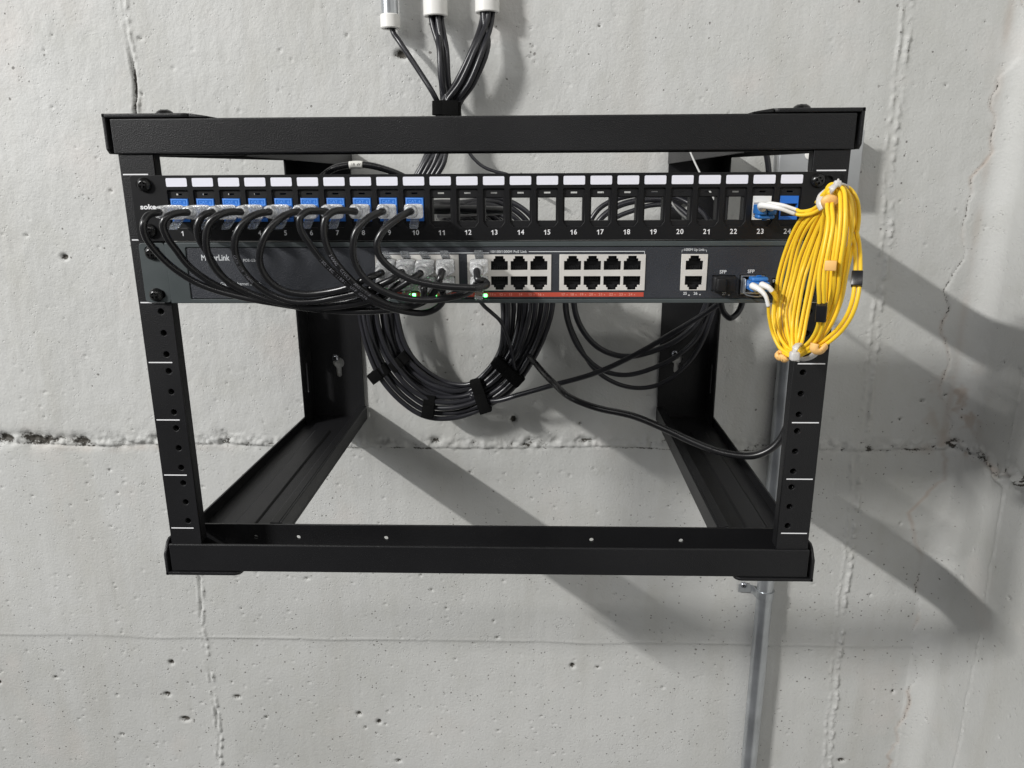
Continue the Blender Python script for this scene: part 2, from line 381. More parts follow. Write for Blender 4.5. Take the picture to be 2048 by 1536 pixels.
hol = math_('MULTIPLY', math_('MAXIMUM', hA, hB), math_('MAXIMUM', ramp(noise(5, 2).outputs['Fac'], .44, .52, 0, 1), ramp(sx_.outputs[2], -.32, -.45, 0, 1)))
c = mix(c, (.13, .12, .11), math_('MULTIPLY', hol, .8)); c = mix(c, (.055, .05, .042), dsh)
lk.new(c, b.inputs['Base Color']); b.inputs['Roughness'].default_value = .62; b.inputs['Specular IOR Level'].default_value = .35
vo = nd.new('ShaderNodeTexVoronoi'); vo.inputs['Scale'].default_value = 230; lk.new(tc.outputs['Object'], vo.inputs['Vector'])
pit = ramp(vo.outputs['Distance'], 0., .28, 0, 1)
gate = ramp(noise(60, 2).outputs['Fac'], .55, .62, 0, 1)
mt = nd.new('ShaderNodeMath'); mt.operation = 'SUBTRACT'; mt.inputs[0].default_value = 1; lk.new(gate, mt.inputs[1])
mt2 = nd.new('ShaderNodeMath'); mt2.operation = 'MAXIMUM'; lk.new(pit, mt2.inputs[0]); lk.new(mt.outputs[0], mt2.inputs[1])
ad = nd.new('ShaderNodeMath'); ad.operation = 'MULTIPLY_ADD'; lk.new(noise(300, 4, .6).outputs['Fac'], ad.inputs[0]); ad.inputs[1].default_value = .9; lk.new(mt2.outputs[0], ad.inputs[2]); hb = math_('SUBTRACT', ad.outputs[0], math_('MULTIPLY', hol, .7))
bp = nd.new('ShaderNodeBump'); bp.inputs['Strength'].default_value = .65; bp.inputs['Distance'].default_value = .001
lk.new(hb, bp.inputs['Height']); lk.new(bp.outputs['Normal'], b.inputs['Normal'])
me.materials.append(wm)
wall = D.objects.new('wall', me); COL.objects.link(wall); wall['kind'] = 'structure'
wall['label'] = 'grey painted board-marked concrete wall with joints, cracks and rust stains'; wall['category'] = 'wall'

# ================================================================ RACK
rack = thing('wall_rack', 'open black steel wall rack bolted to the concrete, holding panel and switch', 'rack', (2, 366, -133))
def channel_beam(zf0, zf1, back_holes, name, lipup):
    b_ = MB()
    z0, z1 = zf0, zf1
    X0, X1 = -247.5, 251.5
    b_.box((X0, -1.5, z0), (X1, .8, z1), .9, 3)
    zz = z0 if lipup else z1
    b_.box((X0, .9, zz-.05 if lipup else zz-2.2), (X1, 34.9, zz+2.2 if lipup else zz+.05), .2)
    b_.mesh(plate_mesh(rect(X0, z0+.02, X1, z1-.02), back_holes, 35, 37, .2))
    return b_.build(name, M['coat'], rack, ang=35)
channel_beam(-303.3, -280.0, [circ(x, -291.5, 1.75) for x in (-156.4, -82.9, 87.3, 160.6, -192.2)], 'bottom_beam', True)
channel_beam(13.6, 36.6, [], 'top_beam', False)
# rails: L profile with threaded holes
zh = []
for k in range(6):
    for d_ in (6.35, 22.25, 38.1): zh.append(-44.45*k-d_)
for (xa, xb, xh, xs) in ((-245.6, -221.5, -230.0, -223.5), (226.0, 250.2, 233.2, 228.0)):
    m_ = MB()
    m_.mesh(plate_mesh(rect(xa, -280.4, xb, 13.4), [circ(xh, z, 2.25, 16) for z in zh], .0, 2.0, .35))
    outer = xa if xa < 0 else xb-2
    m_.box((outer, 2.0, -279), (outer+2, 32, 13.4), .3)
    inner = xb-2 if xa < 0 else xa
    m_.box((inner, 2.0, -279), (inner+2, 10, 13.4), .3)
    m_.box((min(outer, inner)+2.05, 9.0, -279), (max(outer, inner)-.05, 9.9, 13.2))
    rail = m_.build('rail', M['coat'], rack, ang=35)
    for k in range(7):
        mk = MB()
        if xa < 0: a0, a1 = xa+1.6, xa+19.2
        else: a0, a1 = xb-21.4, xb-1.9
        mk.box((a0, -.12, -44.45*k-.42+.2), (a1, .02, -44.45*k+.42+.2), .05)
        mk.build('unit_mark', M['white'], rail)
    th = MB()
    for z in zh[6:]:
        pts = [(xh+2.15*math.cos(t*.7), 1.0+t*.17, z+2.15*math.sin(t*.7)) for t in range(0, 46)]
        th.tube(pts, .22, 5, 1)
    th.build('hole_thread', M['screw'], rail, smooth=True)
# arms: channels running back to the wall
def arm(sgn, top):
    # section corners (x outer/inner, z) front -> back
    if sgn < 0: xo = (-249.0, -239.0); xi = (-170.5, -170.0)
    else: xo = (254.5, 256.0); xi = (189.5, 190.5)
    s = 1 if not top else -1
    zw = -294.5 if not top else 25.5; fl = 12.5*s
    f0, f1 = 38.0, 364.0
    b_ = MB(); t = 2.0
    o = -1 if sgn < 0 else 1
    def q(x, z, y): return (x, y, z)
    # web
    A = [q(xo[0], zw, f0), q(xi[0], zw, f0), q(xi[0], zw+t*s, f0), q(xo[0], zw+t*s, f0)]
    B = [q(xo[1], zw+2, f1), q(xi[1], zw+2, f1), q(xi[1], zw+2+t*s, f1), q(xo[1], zw+2+t*s, f1)]
    b_.hexa(A, B, .3)
    # outer flange
    A = [q(xo[0], zw-.6*s, f0-12), q(xo[0]-t*o, zw-.6*s, f0-12), q(xo[0]-t*o, zw+fl, f0-12), q(xo[0], zw+fl, f0-12)]
    B = [q(xo[1], zw+2, f1), q(xo[1]-t*o, zw+2, f1), q(xo[1]-t*o, zw+2+fl-2*s, f1), q(xo[1], zw+2+fl-2*s, f1)]
    b_.hexa(A, B, .4)
    # inner flange with a rolled lip
    hh = 17*s if not top else 14.5*s
    A = [q(xi[0], zw-2*s, f0), q(xi[0]+t*o, zw-2*s, f0), q(xi[0]+t*o, zw-2*s+hh, f0), q(xi[0], zw-2*s+hh, f0)]
    B = [q(xi[1], zw, f1), q(xi[1]+t*o, zw, f1), q(xi[1]+t*o, zw+hh, f1), q(xi[1], zw+hh, f1)]
    b_.hexa(A, B, .4)
    if not top:
        A = [q(xi[0]+t*o+.1*o, zw-2+hh-2, f0), q(xi[0]+10*o, zw-2+hh-2, f0), q(xi[0]+10*o, zw-2+hh, f0), q(xi[0]+t*o+.1*o, zw-2+hh, f0)]
        B = [q(xi[1]+t*o+.1*o, zw+hh-2, f1), q(xi[1]+9*o, zw+hh-2, f1), q(xi[1]+9*o, zw+hh, f1), q(xi[1]+t*o+.1*o, zw+hh, f1)]
        b_.hexa(A, B, .5)
        # raised rib along the web
        A = [q(xi[0]+30*o, zw+2.1, f0+20), q(xi[0]+50*o, zw+2.1, f0+20), q(xi[0]+48*o, zw+3.4, f0+20), q(xi[0]+32*o, zw+3.4, f0+20)]
        B = [q(xi[1]+30*o, zw+4.1, f1-60), q(xi[1]+50*o, zw+4.1, f1-60), q(xi[1]+48*o, zw+5.4, f1-60), q(xi[1]+32*o, zw+5.4, f1-60)]
        b_.hexa(A, B, .4)
        b_.lathe(((xo[0]+xi[0])/2+6*o, 270, zw+3), (0, 0, 1), [(0, 1.6), (3, 1.5), (4.5, .8), (5, 0)], 16)
    return b_.build('arm', M['coat'], rack, ang=35)
for sg in (-1, 1):
    for tp in (False, True): arm(sg, tp)
# corner brackets that clasp the beams at the ends (joggled tab above / below and a side cheek)
def bracket(sgn, top):
    b_ = MB()
    xo = -252.2 if sgn < 0 else 256.0; o = 1 if sgn < 0 else -1
    s = 1 if top else -1
    zt = 37.2 if top else -303.9           # beam surface
    x1 = xo+o*60
    xs = [xo, xo+o*2.2]
    # tab lying on the beam, rounded inner end
    n = 8; outl = [(xo, -2.2), (x1-o*6, -2.2)]
    for k in range(n+1):
        a = math.pi/2*k/n; outl.append((x1-o*6+o*6*math.sin(a), -2.2+6*(1-math.cos(a))))
    outl += [(x1, 45), (xo, 45)]
    me = plate_mesh(outl, [], zt if top else zt-2.6, zt+2.6 if top else zt, .5, 'flat'); b_.mesh(me)
    # joggle down to the arm
    A = [(x1-.5*o, -1.5, zt+2.5*s), (x1-.5*o, 44, zt+2.5*s), (x1-.5*o, 44, zt+.1*s), (x1-.5*o, -1.5, zt+.1*s)]
    if top:
        B = [(x1+12*o, -1.0, zt+.6), (x1+12*o, 44, zt+.6), (x1+12*o, 44, zt-.1), (x1+12*o, -1.0, zt-.1)]
        b_.hexa(A, B, .05)
    # side cheek
    zc0, zc1 = (13.8, zt+2.6) if top else (zt-2.6, -281.5)
    if top: prof = [(-2.2, zc0+3), (1, zc0), (45, zc0), (45, zc1), (-2.2, zc1)]
    else: prof = [(-2.2, zc0), (45, zc0), (45, zc1), (8, zc1+3), (4, zc1+1), (-2.2, zc1-7)]
    b_.mesh(plate_mesh(prof, [], min(xs), max(xs), .5, 'side'))
    return b_.build('corner_bracket', M['coat'], rack, ang=40)
for sg in (-1, 1):
    for tp in (True, False): bracket(sg, tp)
def screw_head(parent, x, y, z, axis, r=4.7, h=3.4, name='screw', m_='screw', rot=0.3):
    b_ = MB(); ax = Vector(axis)
    b_.lathe((x, y, z), axis, [(0, -.5), (r, -.5), (r, .5), (r*.97, h*.35), (r*.85, h*.65), (r*.62, h*.88), (r*.45, h*.97)], 28)
    s = b_.build(name, M[m_], parent, ang=50)
    c_ = MB(); u = ax.orthogonal().normalized(); w = ax.cross(u); cu, sn = math.cos(rot), math.sin(rot)
    e1 = u*cu+w*sn; e2 = w*cu-u*sn; base = Vector((x, y, z))+ax*(h*.60)
    for a, bb in ((e1, e2), (e2, e1)):
        L, W, T = r*.50, r*.13, h*.385
        A = [base+a*L*sx+bb*W*sy for sx, sy in ((-1, -1), (1, -1), (1, 1), (-1, 1))]
        Bq = [base+ax*(T if a is e1 else T*1.03)+a*L*.97*sx+bb*W*.95*sy for sx, sy in ((-1, -1), (1, -1), (1, 1), (-1, 1))]
        c_.hexa(A, Bq)
    # pale worn rim of the driver recess
    c_.build('screw_recess', M['recess'], s)
    return s
for x in (-218.6, 221.5): screw_head(rack, x, 19, 39.6, (0, 0, 1), 6.2, 4.2)
# rear posts, flat web on the wall with keyhole + outer flange
def keyhole(x, z):
    big = circ(x, z, 7.0, 24); out = []
    # union outline of a disc and a slot hanging below it
    a0 = math.asin(3.2/7.0)
    for k in range(25):
        t = -math.pi/2+a0+(2*math.pi-2*a0)*k/24; out.append((x+7*math.cos(t), z+7*math.sin(t)))
    for k in range(9):
        t = math.pi+math.pi*k/8; out.append((x+3.2*math.cos(t), z-15+3.2*math.sin(t)))
    return out
for (xo, xi, kx, kz) in ((-237.5, -172.5, -201.8, -222.0), (252.5, 191.5, 212.5, -216.0)):
    o = 1 if xo < 0 else -1
    b_ = MB()
    b_.mesh(plate_mesh(rect(min(xo, xi), -292, max(xo, xi), 26), [keyhole(kx, kz), keyhole(kx, -40)], 363.5, 365.7, .3))
    sl = []
    for zc in (-70, -133, -178 if o > 0 else -196, -236): sl.append(rrect(341, zc-19, 346, zc+19, 2.4))
    sl = [s_ for i, s_ in enumerate(sl) if i != 2]
    b_.mesh(plate_mesh(rect(326, -291, 363.4, 25), sl, xo if o > 0 else xo-2.2, xo+2.2 if o > 0 else xo, .3, 'side'))
    b_.build('back_post', M['coat'], rack, ang=35)
    screw_head(rack, kx-3.0, 362.5, kz+6.5, (0, -1, 0), 4.6, 3.5, 'anchor_screw', 'anchor')

# ================================================================ PATCH PANEL
PC = 3.0; PX = lambda n: PC+18.18*(n-12.5)
panel = thing('patch_panel', 'black 24 port patch panel with a row of white labels, topmost in the rack', 'patch panel', (PC, -2.6, -22))
def opening(n):
    x = PX(n)-.1; a, bb = x-7.35, x+7.35; z1, z0 = -10.8, -36.0
    return [(a, z1), (a, z0+3.2), (a+2.4, z0), (bb-2.4, z0), (bb, z0+3.2), (bb, z1), (bb-.8, z1+.5), (a+.8, z1+.5)]
sc = [rrect(x-5.2, z-3.2, x+5.2, z+3.2, 3.1) for x in (PC-232.2, PC+231.6) for z in (-6.4, -38.2)]
fp = MB().mesh(plate_mesh(rrect(PC-241.3, -44.9, PC+241.3, -.5, 1.5), [opening(n) for n in range(1, 25)]+sc, -2.6, -1.0, .2))
fp.box((PC-221, -.8, -2.2), (PC+221, 9, -.7), .2).box((PC-221, -.8, -44.6), (PC+221, 9, -43.1), .2)
fp.build('face_plate', M['panel'], panel, ang=35)
for n in range(1, 25):
    x = PX(n)
    MB().mesh(plate_mesh(rrect(x-7.25, -8.1, x+7.25, -2.35, .8), [], -2.95, -2.58, .05)).build('label', M['label'], panel)
    fr = MB()
    fr.mesh(plate_mesh(rect(x-8.3, -37.2, x+8.2, -9.6), [rect(x-6.3, -32.0, x+6.2, -16.0), rect(x-2.2, -13.8, x+2.1, -12.7)], -.97, -.2))
    a, bb = x-7.0, x+6.9
    fr.box((a, -.15, -34.7), (a+.8, 8.5, -11.2), .1).box((bb-.8, -.15, -34.7), (bb, 8.5, -11.2), .1)
    fr.box((a+.82, -.15, -16.6), (bb-.82, 6, -15.9), .1).box((a+.82, -.15, -34.6), (bb-.82, 6, -32.1), .1)
    fr.build('jack_frame', M['plastic'], panel, ang=35)
num = MB()
for n in range(1, 25): num.mesh(number_mesh(str(n), PX(n), -39.7, -2.64, 3.3))
num.build('lettering', M['white'], panel)
MB().mesh(text_mesh('soke', PC-236.6, -21.6, -2.64, 3.3, .02, 'LEFT', bold=.14, sx=1.25)).build('maker_lettering', M['white'], panel)
def keystone(n, m_='blue', port=True):
    x = PX(n); b_ = MB()
    z0, z1 = -31.9, -16.1; a, bb = x-6.3, x+6.1
    holes = [rect(x-5.3, -29.6, x+5.5, -21.2)] if port else []
    b_.mesh(plate_mesh(rect(a, z0, bb, z1), holes, -1.7, -.3, .2))
    b_.box((a+.4, 6, z0+.4), (bb-.4, 26, z1-.4), .3).box((a+.9, 9, z1-.3), (bb-.9, 26, -11.3), .3)
    if port:
        b_.box((a+.1, -.28, z0+.1), (a+.9, 6.0, z1-.1)).box((bb-.9, -.28, z0+.1), (bb-.1, 6.0, z1-.1))
    k = b_.build('keystone_jack', M[m_], panel, ang=35)
    return k
for n in list(range(1, 11))+[24]:
    k = keystone(n); x = PX(n)
    b_ = MB()
    if n != 24:
        b_.mesh(plate_mesh(rect(x-5.7, -20.9, x+5.5, -16.5), [rect(x-5.2, -20.4, x+5.0, -17.0)], -1.85, -1.65, .03))
        b_.mesh(text_mesh('CAT. 6', x-.1, -18.8, -1.75, 2.0, .05, bold=.02, sx=1.0))
        b_.build('embossed_lettering', M['embl'], k)
    else:
        s_ = MB(); s_.box((x-5.2, 2.5, -29.5), (x+5.4, 3.2, -21.3)); s_.build('socket', M['dark'], k)
k = keystone(23, 'wplastic', False); x = PX(23)
MB().mesh(plate_mesh(rect(x-6.2, -29.2, x+4.9, -20.0), [rect(x-5.6, -28.6, x+4.4, -20.6)], -3.2, -2.31, .1)).box((x-5.5, -2.6, -28.5), (x+4.3, -2.32, -20.7)).build('coupler_socket', M['portmetal'], k)
for (x, z) in ((PC-231.5, -6.6), (PC-231.8, -37.6), (PC+226.2, -6.2), (PC+230.5, -37.8)):
    screw_head(panel, x, -2.9, z, (0, -1, 0), 4.9, 3.6, rot=R.uniform(0, 1.5))

# ================================================================ NETWORK SWITCH
sw = thing('network_switch', 'grey 24 port network switch with red number strip, mounted right below the patch panel', 'network switch', (PC, -2, -67))
SZ0, SZ1 = -88.6, -45.9
body = MB().box((-219.0, 8, SZ0+.4), (219.2, 168, SZ1-.4), .5)
blocks = [(-71.3, -12.9, 4), (-6.9, 51.5, 4), (57.2, 116.6, 4), (141.2, 159.2, 1)]
body.mesh(plate_mesh(rrect(-219.4, SZ0, 219.4, SZ1, .8), [rrect(-204.7, -85.6, 211, -49.3, .8)], -4.2, 7.8, .5))
body.build('chassis', M['grey'], sw, ang=35)
holes = [rect(a-.2, -79.8, b2+.2, -54.6) for a, b2, _ in blocks]+[rect(163.2, -80.4, 179, -69.2), rect(182.0, -82.6, 199.5, -69.0), rect(204.2, -79, 209.3, -71.5)]
MB().mesh(plate_mesh(rrect(-204.3, -85.2, 210.6, -49.7, .6), holes, -3.5, -2.0, .1)).build('front_plate', M['inset'], sw, ang=35)
MB().box((-204, 1.5, -85), (210, 7.6, -50)).build('inner_shade', M['dark'], sw)
for (xa, xb) in ((-238.6, -219.9), (219.9, 244.0)):
    MB().mesh(plate_mesh(rrect(xa, SZ0+.3, xb, SZ1-.3, 2.6), [rrect((xa+xb)/2-5.5, z-3, (xa+xb)/2+5.5, z+3, 2.9) for z in (-51.6, -82.4)], -2.5, -.2, .3)).build('mounting_ear', M['grey'], sw, ang=35)
for (x, z, h_) in ((-229.3, -53.0, 3.6), (-230.0, -82.6, 3.9), (231.0, -52.4, 3.6), (231.5, -83.0, 3.6)):
    screw_head(sw, x, -2.9, z, (0, -1, 0), 4.9, h_, rot=R.uniform(0, 1.5))
def port_hole(cx, up):
    # stepped RJ45 opening; up: latch notch pointing up
    if up: z0, z1, z2, z3 = -65.4, -59.2, -57.5, -55.7
    else: z0, z1, z2, z3 = -69.7, -75.9, -77.5, -79.2
    return [(cx-5.9, z0), (cx+5.9, z0), (cx+5.9, z1), (cx+4.0, z1), (cx+4.0, z2), (cx+2.9, z2), (cx+2.9, z3), (cx-2.9, z3), (cx-2.9, z2), (cx-4.0, z2), (cx-4.0, z1), (cx-5.9, z1)]
sockets = []
for a, b2, nc in blocks:
    cx0 = (a+b2)/2; P_ = [cx0+13.75*(i-(nc-1)/2) for i in range(nc)]
    hs = [port_hole(cx, u) for cx in P_ for u in (True, False)]
    pb = MB().mesh(plate_mesh(rect(a, -79.7, b2, -54.7), hs, -4.1, -3.2, .08)).build('port_block', M['portmetal'], sw, ang=35)
    for cx in P_:
        for up in (True, False):
            s_ = MB(); z0, z1 = (-65.3, -55.8) if up else (-79.1, -69.8)
            s_.box((cx-6.5, 1.0, z0-.6), (cx+6.5, 1.5, z1+.6))
            s_.box((cx-6.5, -3.1, z0-.6), (cx-6.0, 1, z1+.6)).box((cx+6.0, -3.1, z0-.6), (cx+6.5, 1, z1+.6))
            for k in range(8):
                xx = cx-4.2+k*1.2
                if up: s_.box((xx-.38, -1.4, z0), (xx+.38, .9, z0+2.6))
                else: s_.box((xx-.38, -1.4, z1-2.6), (xx+.38, .9, z1))
            s_.box((cx-2.6, -.8, z1-3.0 if up else z0), (cx+2.6, .9, z1 if up else z0+3.0), .2)
            s_.build('port_socket', M['plastic'], pb)
red = MB().box((-62.5, -3.62, -84.15), (116.2, -3.48, -81.05)).build('number_strip', M['red'], sw)
t_ = MB()
cols3 = [at(p, 588, -3.6).x for p in (1126, 1144, 1163, 1182, 1201, 1222, 1242, 1261)]
for i, x in enumerate(cols3): t_.mesh(number_mesh(str(17+i), x, -82.6, -3.64, 1.75, bold=.03))
for n_, p in ((9, 944), (11, 983), (12, 1002), (13, 1021), (14, 1041), (15, 1060), (16, 1079)): t_.mesh(number_mesh(str(n_), at(p, 590, -3.6).x, -82.6, -3.64, 1.75, bold=.03))
for p in [990, 1010]+[p+8 for p in (1060, 1079, 1126, 1144, 1163, 1182, 1201, 1222, 1242, 1261)]:
    x = at(p, 590, -3.6).x; t_.mesh(plate_mesh([(x-.5, -83.1), (x+.5, -83.1), (x, -82.2)], [], -3.66, -3.63))
t_.build('strip_lettering', M['redtxt'], red)
t_ = MB()
T = lambda s, px, py, h, **k: t_.mesh(text_mesh(s, at(px, py, -3.5).x, at(px, py, -3.5).z, -3.53, h, .012, **k))
T('MokerLink', 402, 516, 4.0, align='LEFT', bold=.12, sx=.80)
T('POE-G24', 486, 521, 1.9, align='LEFT', sx=.95, bold=.02)
T('28-Port Gigabit Ethernet Switch', 412, 568, 2.3, align='LEFT', sx=.93, bold=.02)
T('10/100/1000M PoE Link', 1017, 503.5, 1.75, bold=.04, sx=1.0, spacing=1.05)
T('1000M Up Link', 1388, 499.5, 1.7, bold=.03, sx=.92)
T('SFP', 1446, 544, 2.3, bold=.07); T('SFP', 1502, 543, 2.3, bold=.07); T('SYS', 1551, 562, 1.9, bold=.02)
T('25', 1370, 587, 1.9, bold=.06); T('26', 1391, 587, 1.9, bold=.06); T('27', 1448, 587.5, 1.9, bold=.06); T('28', 1522, 589, 1.9, bold=.06)
def bar(px0, py0, px1, py1, w=.28):
    A, B = at(px0, py0, -3.5), at(px1, py1, -3.5)
    t_.box((min(A.x, B.x)-w/2, -3.55, min(A.z, B.z)-w/2), (max(A.x, B.x)+w/2, -3.48, max(A.z, B.z)+w/2))
bar(762, 506, 978, 506); bar(1058, 503, 1289, 503)
bar(1289, 504, 1289, 508.4, .28); bar(1364, 500, 1369, 500, .2); bar(1364, 501, 1364, 504, .2); bar(1408, 500, 1413, 500, .2); bar(1413, 501, 1413, 504, .2)
for p in (1378, 1458): x, z = at(p, 588, -3.5).x, -83.0; t_.mesh(plate_mesh([(x-.7, z-.5), (x+.7, z-.5), (x, z+.6)], [], -3.56, -3.52))
x = at(1400, 587, -3.5).x; t_.mesh(plate_mesh([(x-.7, -82.4), (x+.7, -82.4), (x, -83.3)], [], -3.56, -3.52))
t_.build('lettering', M['print'], sw)
for px, py in ((828, 590), (848, 589), (870, 589.5), (971, 591)):
    p = at(px, py, -4); MB().box((p.x-1.15, -4.3, p.z-1.05), (p.x+1.15, -3.3, p.z+1.05), .35).build('status_lamp', M['led'], sw)
# dust plug in SFP 27
p = MB().box((163.0, -10.5, -80.2), (178.9, -2, -69.4), 1.6, 3); p.box((164.5, -13.2, -79.6), (171.2, -9, -70.3), 1.2, 3)
p.build('dust_plug', M['plastic'], sw, ang=40)
# SFP cage / module
c_ = MB()
c_.mesh(plate_mesh(rect(182.8, -82.2, 198.6, -69.4), [rect(183.4, -81.5, 198.0, -70.0)], -5.4, -3.0, .1))
c_.box((183.6, -9.5, -81.2), (197.6, 0, -80.2), .2).box((183.6, -9.5, -70.9), (184.4, 0, -80.1), .1)
c_.tube([(184.5, -9.5, -71.5), (184.3, -11.5, -76), (184.5, -10.5, -81), (190, -11.5, -82.8), (196.5, -10.5, -82.3), (196.8, -9, -79)], .45, 6, 5)
c_.build('transceiver', M['galv'], sw, ang=40)

# ================================================================ CONDUITS, BOX
def conduit(name, label, x, z0, z1, r=10.8, y=352.0, group=None, capz=None, capr=None, caph=15, pipe=True):
    t = thing(name, label, 'conduit', (x, y, z0), group)
    MB().lathe((x, y, z0+(3 if capz else 0)), (0, 0, 1), [(r-1.3, 0), (r, 0), (r, z1-z0), (r-1.3, z1-z0)], 40).build('pipe', M['galv'] if pipe else M['cap'], t, smooth=False, ang=40)
    if capr:
        MB().lathe((x, y, z0), (0, 0, 1), [(r-2.6, 4), (r-2.6, .4), (r-1.6, 0), (capr-.8, 0), (capr, .9), (capr, caph-1), (capr-.9, caph), (r-.2, caph)], 44).build('bushing', M['cap'], t, ang=40)
    return t
conduit('conduit', 'grey steel conduit with a small white bushing, leftmost of the three above the rack', -116.5, 152.5, 420, 8.9, 350, 'conduits coming down the wall above the rack', True, 10.6, 14)
conduit('conduit', 'steel conduit with a wide white bushing, middle one of the three above the rack', -67, 163.5, 420, 11.0, 348, 'conduits coming down the wall above the rack', True, 12.9, 17, pipe=False)
conduit('conduit', 'steel conduit with a wide white bushing, rightmost of the three above the rack', -11.5, 166.5, 420, 11.0, 348, 'conduits coming down the wall above the rack', True, 12.9, 17, pipe=False)
conduit('conduit', 'long galvanised steel conduit running down the wall behind the right side of the rack', 341.5, -1300, -24, 10.4, 355)
st = MB(); sx, szz = 341.5, -529.0
prof_ = [(sx+ (11.8)*math.cos(math.radians(t)), 355-11.8*math.sin(math.radians(t))) for t in range(-35, 176, 15)]+[(sx-13.2, 362), (sx-15, 366.2), (sx-31, 366.8)]
for (xa, ya), (xb, yb) in zip(prof_, prof_[1:]):
    dx_, dy_ = xb-xa, yb-ya; l_ = math.hypot(dx_, dy_); nx_, ny_ = dy_/l_*1.3, -dx_/l_*1.3
    q_ = lambda X_, Y_: [(X_, Y_, szz-5.5), (X_+nx_, Y_+ny_, szz-5.5), (X_+nx_, Y_+ny_, szz+5.5), (X_, Y_, szz+5.5)]
    st.hexa(q_(xa, ya), q_(xb, yb))
strap = st.build('conduit_strap', M['galv'], None)
strap['label'] = 'small shiny one-hole pipe strap holding the long conduit just below the rack'; strap['category'] = 'pipe strap'
screw_head(strap, sx-25, 366.0, szz+5.5, (0, -1, 0), 4.4, 3.4, 'anchor_screw', 'anchor')
jb = thing('junction_box', 'dull zinc electrical box on the wall behind the top right corner of the rack', 'junction box', (356, 368, 24))
MB().box((309, 341, -22.5), (395.5, 369, 43), 6, 4).build('box_body', M['box'], jb, ang=40)
MB().box((307.5, 338.5, -24), (397, 340.8, 44.5), 1.1, 3).build('cover', M['box'], jb, ang=40)
for px, py, r in ((1620, 309, 5.5), (1622, 344, 4.5)):
    p = at(px, py, 338); MB().lathe((p.x, 338.6, p.z), (0, -1, 0), [(r, 0), (r, 1.2), (r*.8, 1.8), (0, 1.9)], 24).build('knockout_plug', M['cap'], jb, ang=40)
MB().lathe((341.5, 355, -32), (0, 0, 1), [(10.6, 0), (13.6, 0), (13.6, 6.5), (12.5, 8.2), (10.5, 8.4)], 8).build('lock_nut', M['galv'], jb)

# ================================================================ NETWORK PLUGS AND PATCH CORDS
def frame(d, hint):
    f = Vector(d).normalized(); s = f.cross(Vector(hint)).normalized(); u = s.cross(f); return s, u, f
def plug(parent, base, end, clip):
    base, end = Vector(base), Vector(end); L = (end-base).length
    s, u, f = frame(end-base, (0, 0, 1)); cd = u*clip
    def sec(t, w, h, p, n=28):
        c = base+f*t; out = []
        for k in range(n):
            a = 2*math.pi*k/n; ca, sa = math.cos(a), math.sin(a)
            out.append(c+s*(w*math.copysign(abs(ca)**(2/p), ca))+u*(h*math.copysign(abs(sa)**(2/p), sa)))
        return out
    prof = [(-3, 5.7, 3.7, 9), (2.0, 5.75, 3.8, 9), (7.0, 5.75, 3.85, 8), (7.3, 6.0, 4.2, 7)]
    t = 8.0; bl = L-10.0; nrib = 6
    for k in range(nrib):
        q = k/(nrib-1); w = 6.3-1.9*q**1.3; h = 4.9-.5*q; p = 6-3.4*q
        prof += [(8+bl*q*.80, w, h, p), (8+bl*(q*.80+.03), w, h, p), (8+bl*(q*.80+.06), w, h, p), (8+bl*(q*.80+.075), w-1.0, h-1.0, p), (8+bl*(q*.80+.13), w-1.0, h-1.0, p)]
    prof += [(8+bl*.92, 4.5, 4.4, 2.2), (8+bl*.99, 4.5, 4.35, 2.1), (L-1.2, 4.3, 4.2, 2), (L, 3.8, 3.8, 2)]
    b_ = MB(); tm = bmesh.new(); rings = [[tm.verts.new(v) for v in sec(*q)] for q in prof]
    for A, B in zip(rings, rings[1:]):
        n = len(A)
        for k in range(n): tm.faces.new((A[k], A[(k+1) % n], B[(k+1) % n], B[k]))
    tm.faces.new(rings[0][::-1]); tm.faces.new(rings[-1]); bmesh.ops.recalc_face_normals(tm, faces=tm.faces[:])
    b_._add(tm); pl = b_.build('plug', M['clear'], parent, ang=28)
    # latch tab
    c_ = MB(); pts = [(0.5, 4.1), (5, 6.0), (10.5, 8.9), (15.0, 10.8)]
    for (a0, h0), (a1, h1) in zip(pts, pts[1:]):
        for wx0, wx1 in (((-3.0, 3.0),) if a0 > 1 else ((-3.0, 3.0),)):
            w0 = 3.0; w1 = 3.0 if a0 < 9 else 2.7
            A = [base+f*a0+cd*h0+s*w0, base+f*a0+cd*h0-s*w0, base+f*a0+cd*(h0+.75)-s*w0, base+f*a0+cd*(h0+.75)+s*w0]
            B = [base+f*a1+cd*h1+s*w1, base+f*a1+cd*h1-s*w1, base+f*a1+cd*(h1+.75)-s*w1, base+f*a1+cd*(h1+.75)+s*w1]
            c_.hexa(A, B, .12)
    for w0 in (-2.6, 2.6):
        A = [base+f*1+cd*3.8+s*(w0-.3), base+f*1+cd*3.8+s*(w0+.3), base+f*1+cd*5+s*(w0+.3), base+f*1+cd*5+s*(w0-.3)]
        B = [base+f*13+cd*9.0+s*(w0-.3), base+f*13+cd*9.0+s*(w0+.3), base+f*13+cd*10.4+s*(w0+.3), base+f*13+cd*10.4+s*(w0-.3)]
        c_.hexa(A, B)
    c_.build('latch', M['clearclip'], pl, ang=40)
    return f
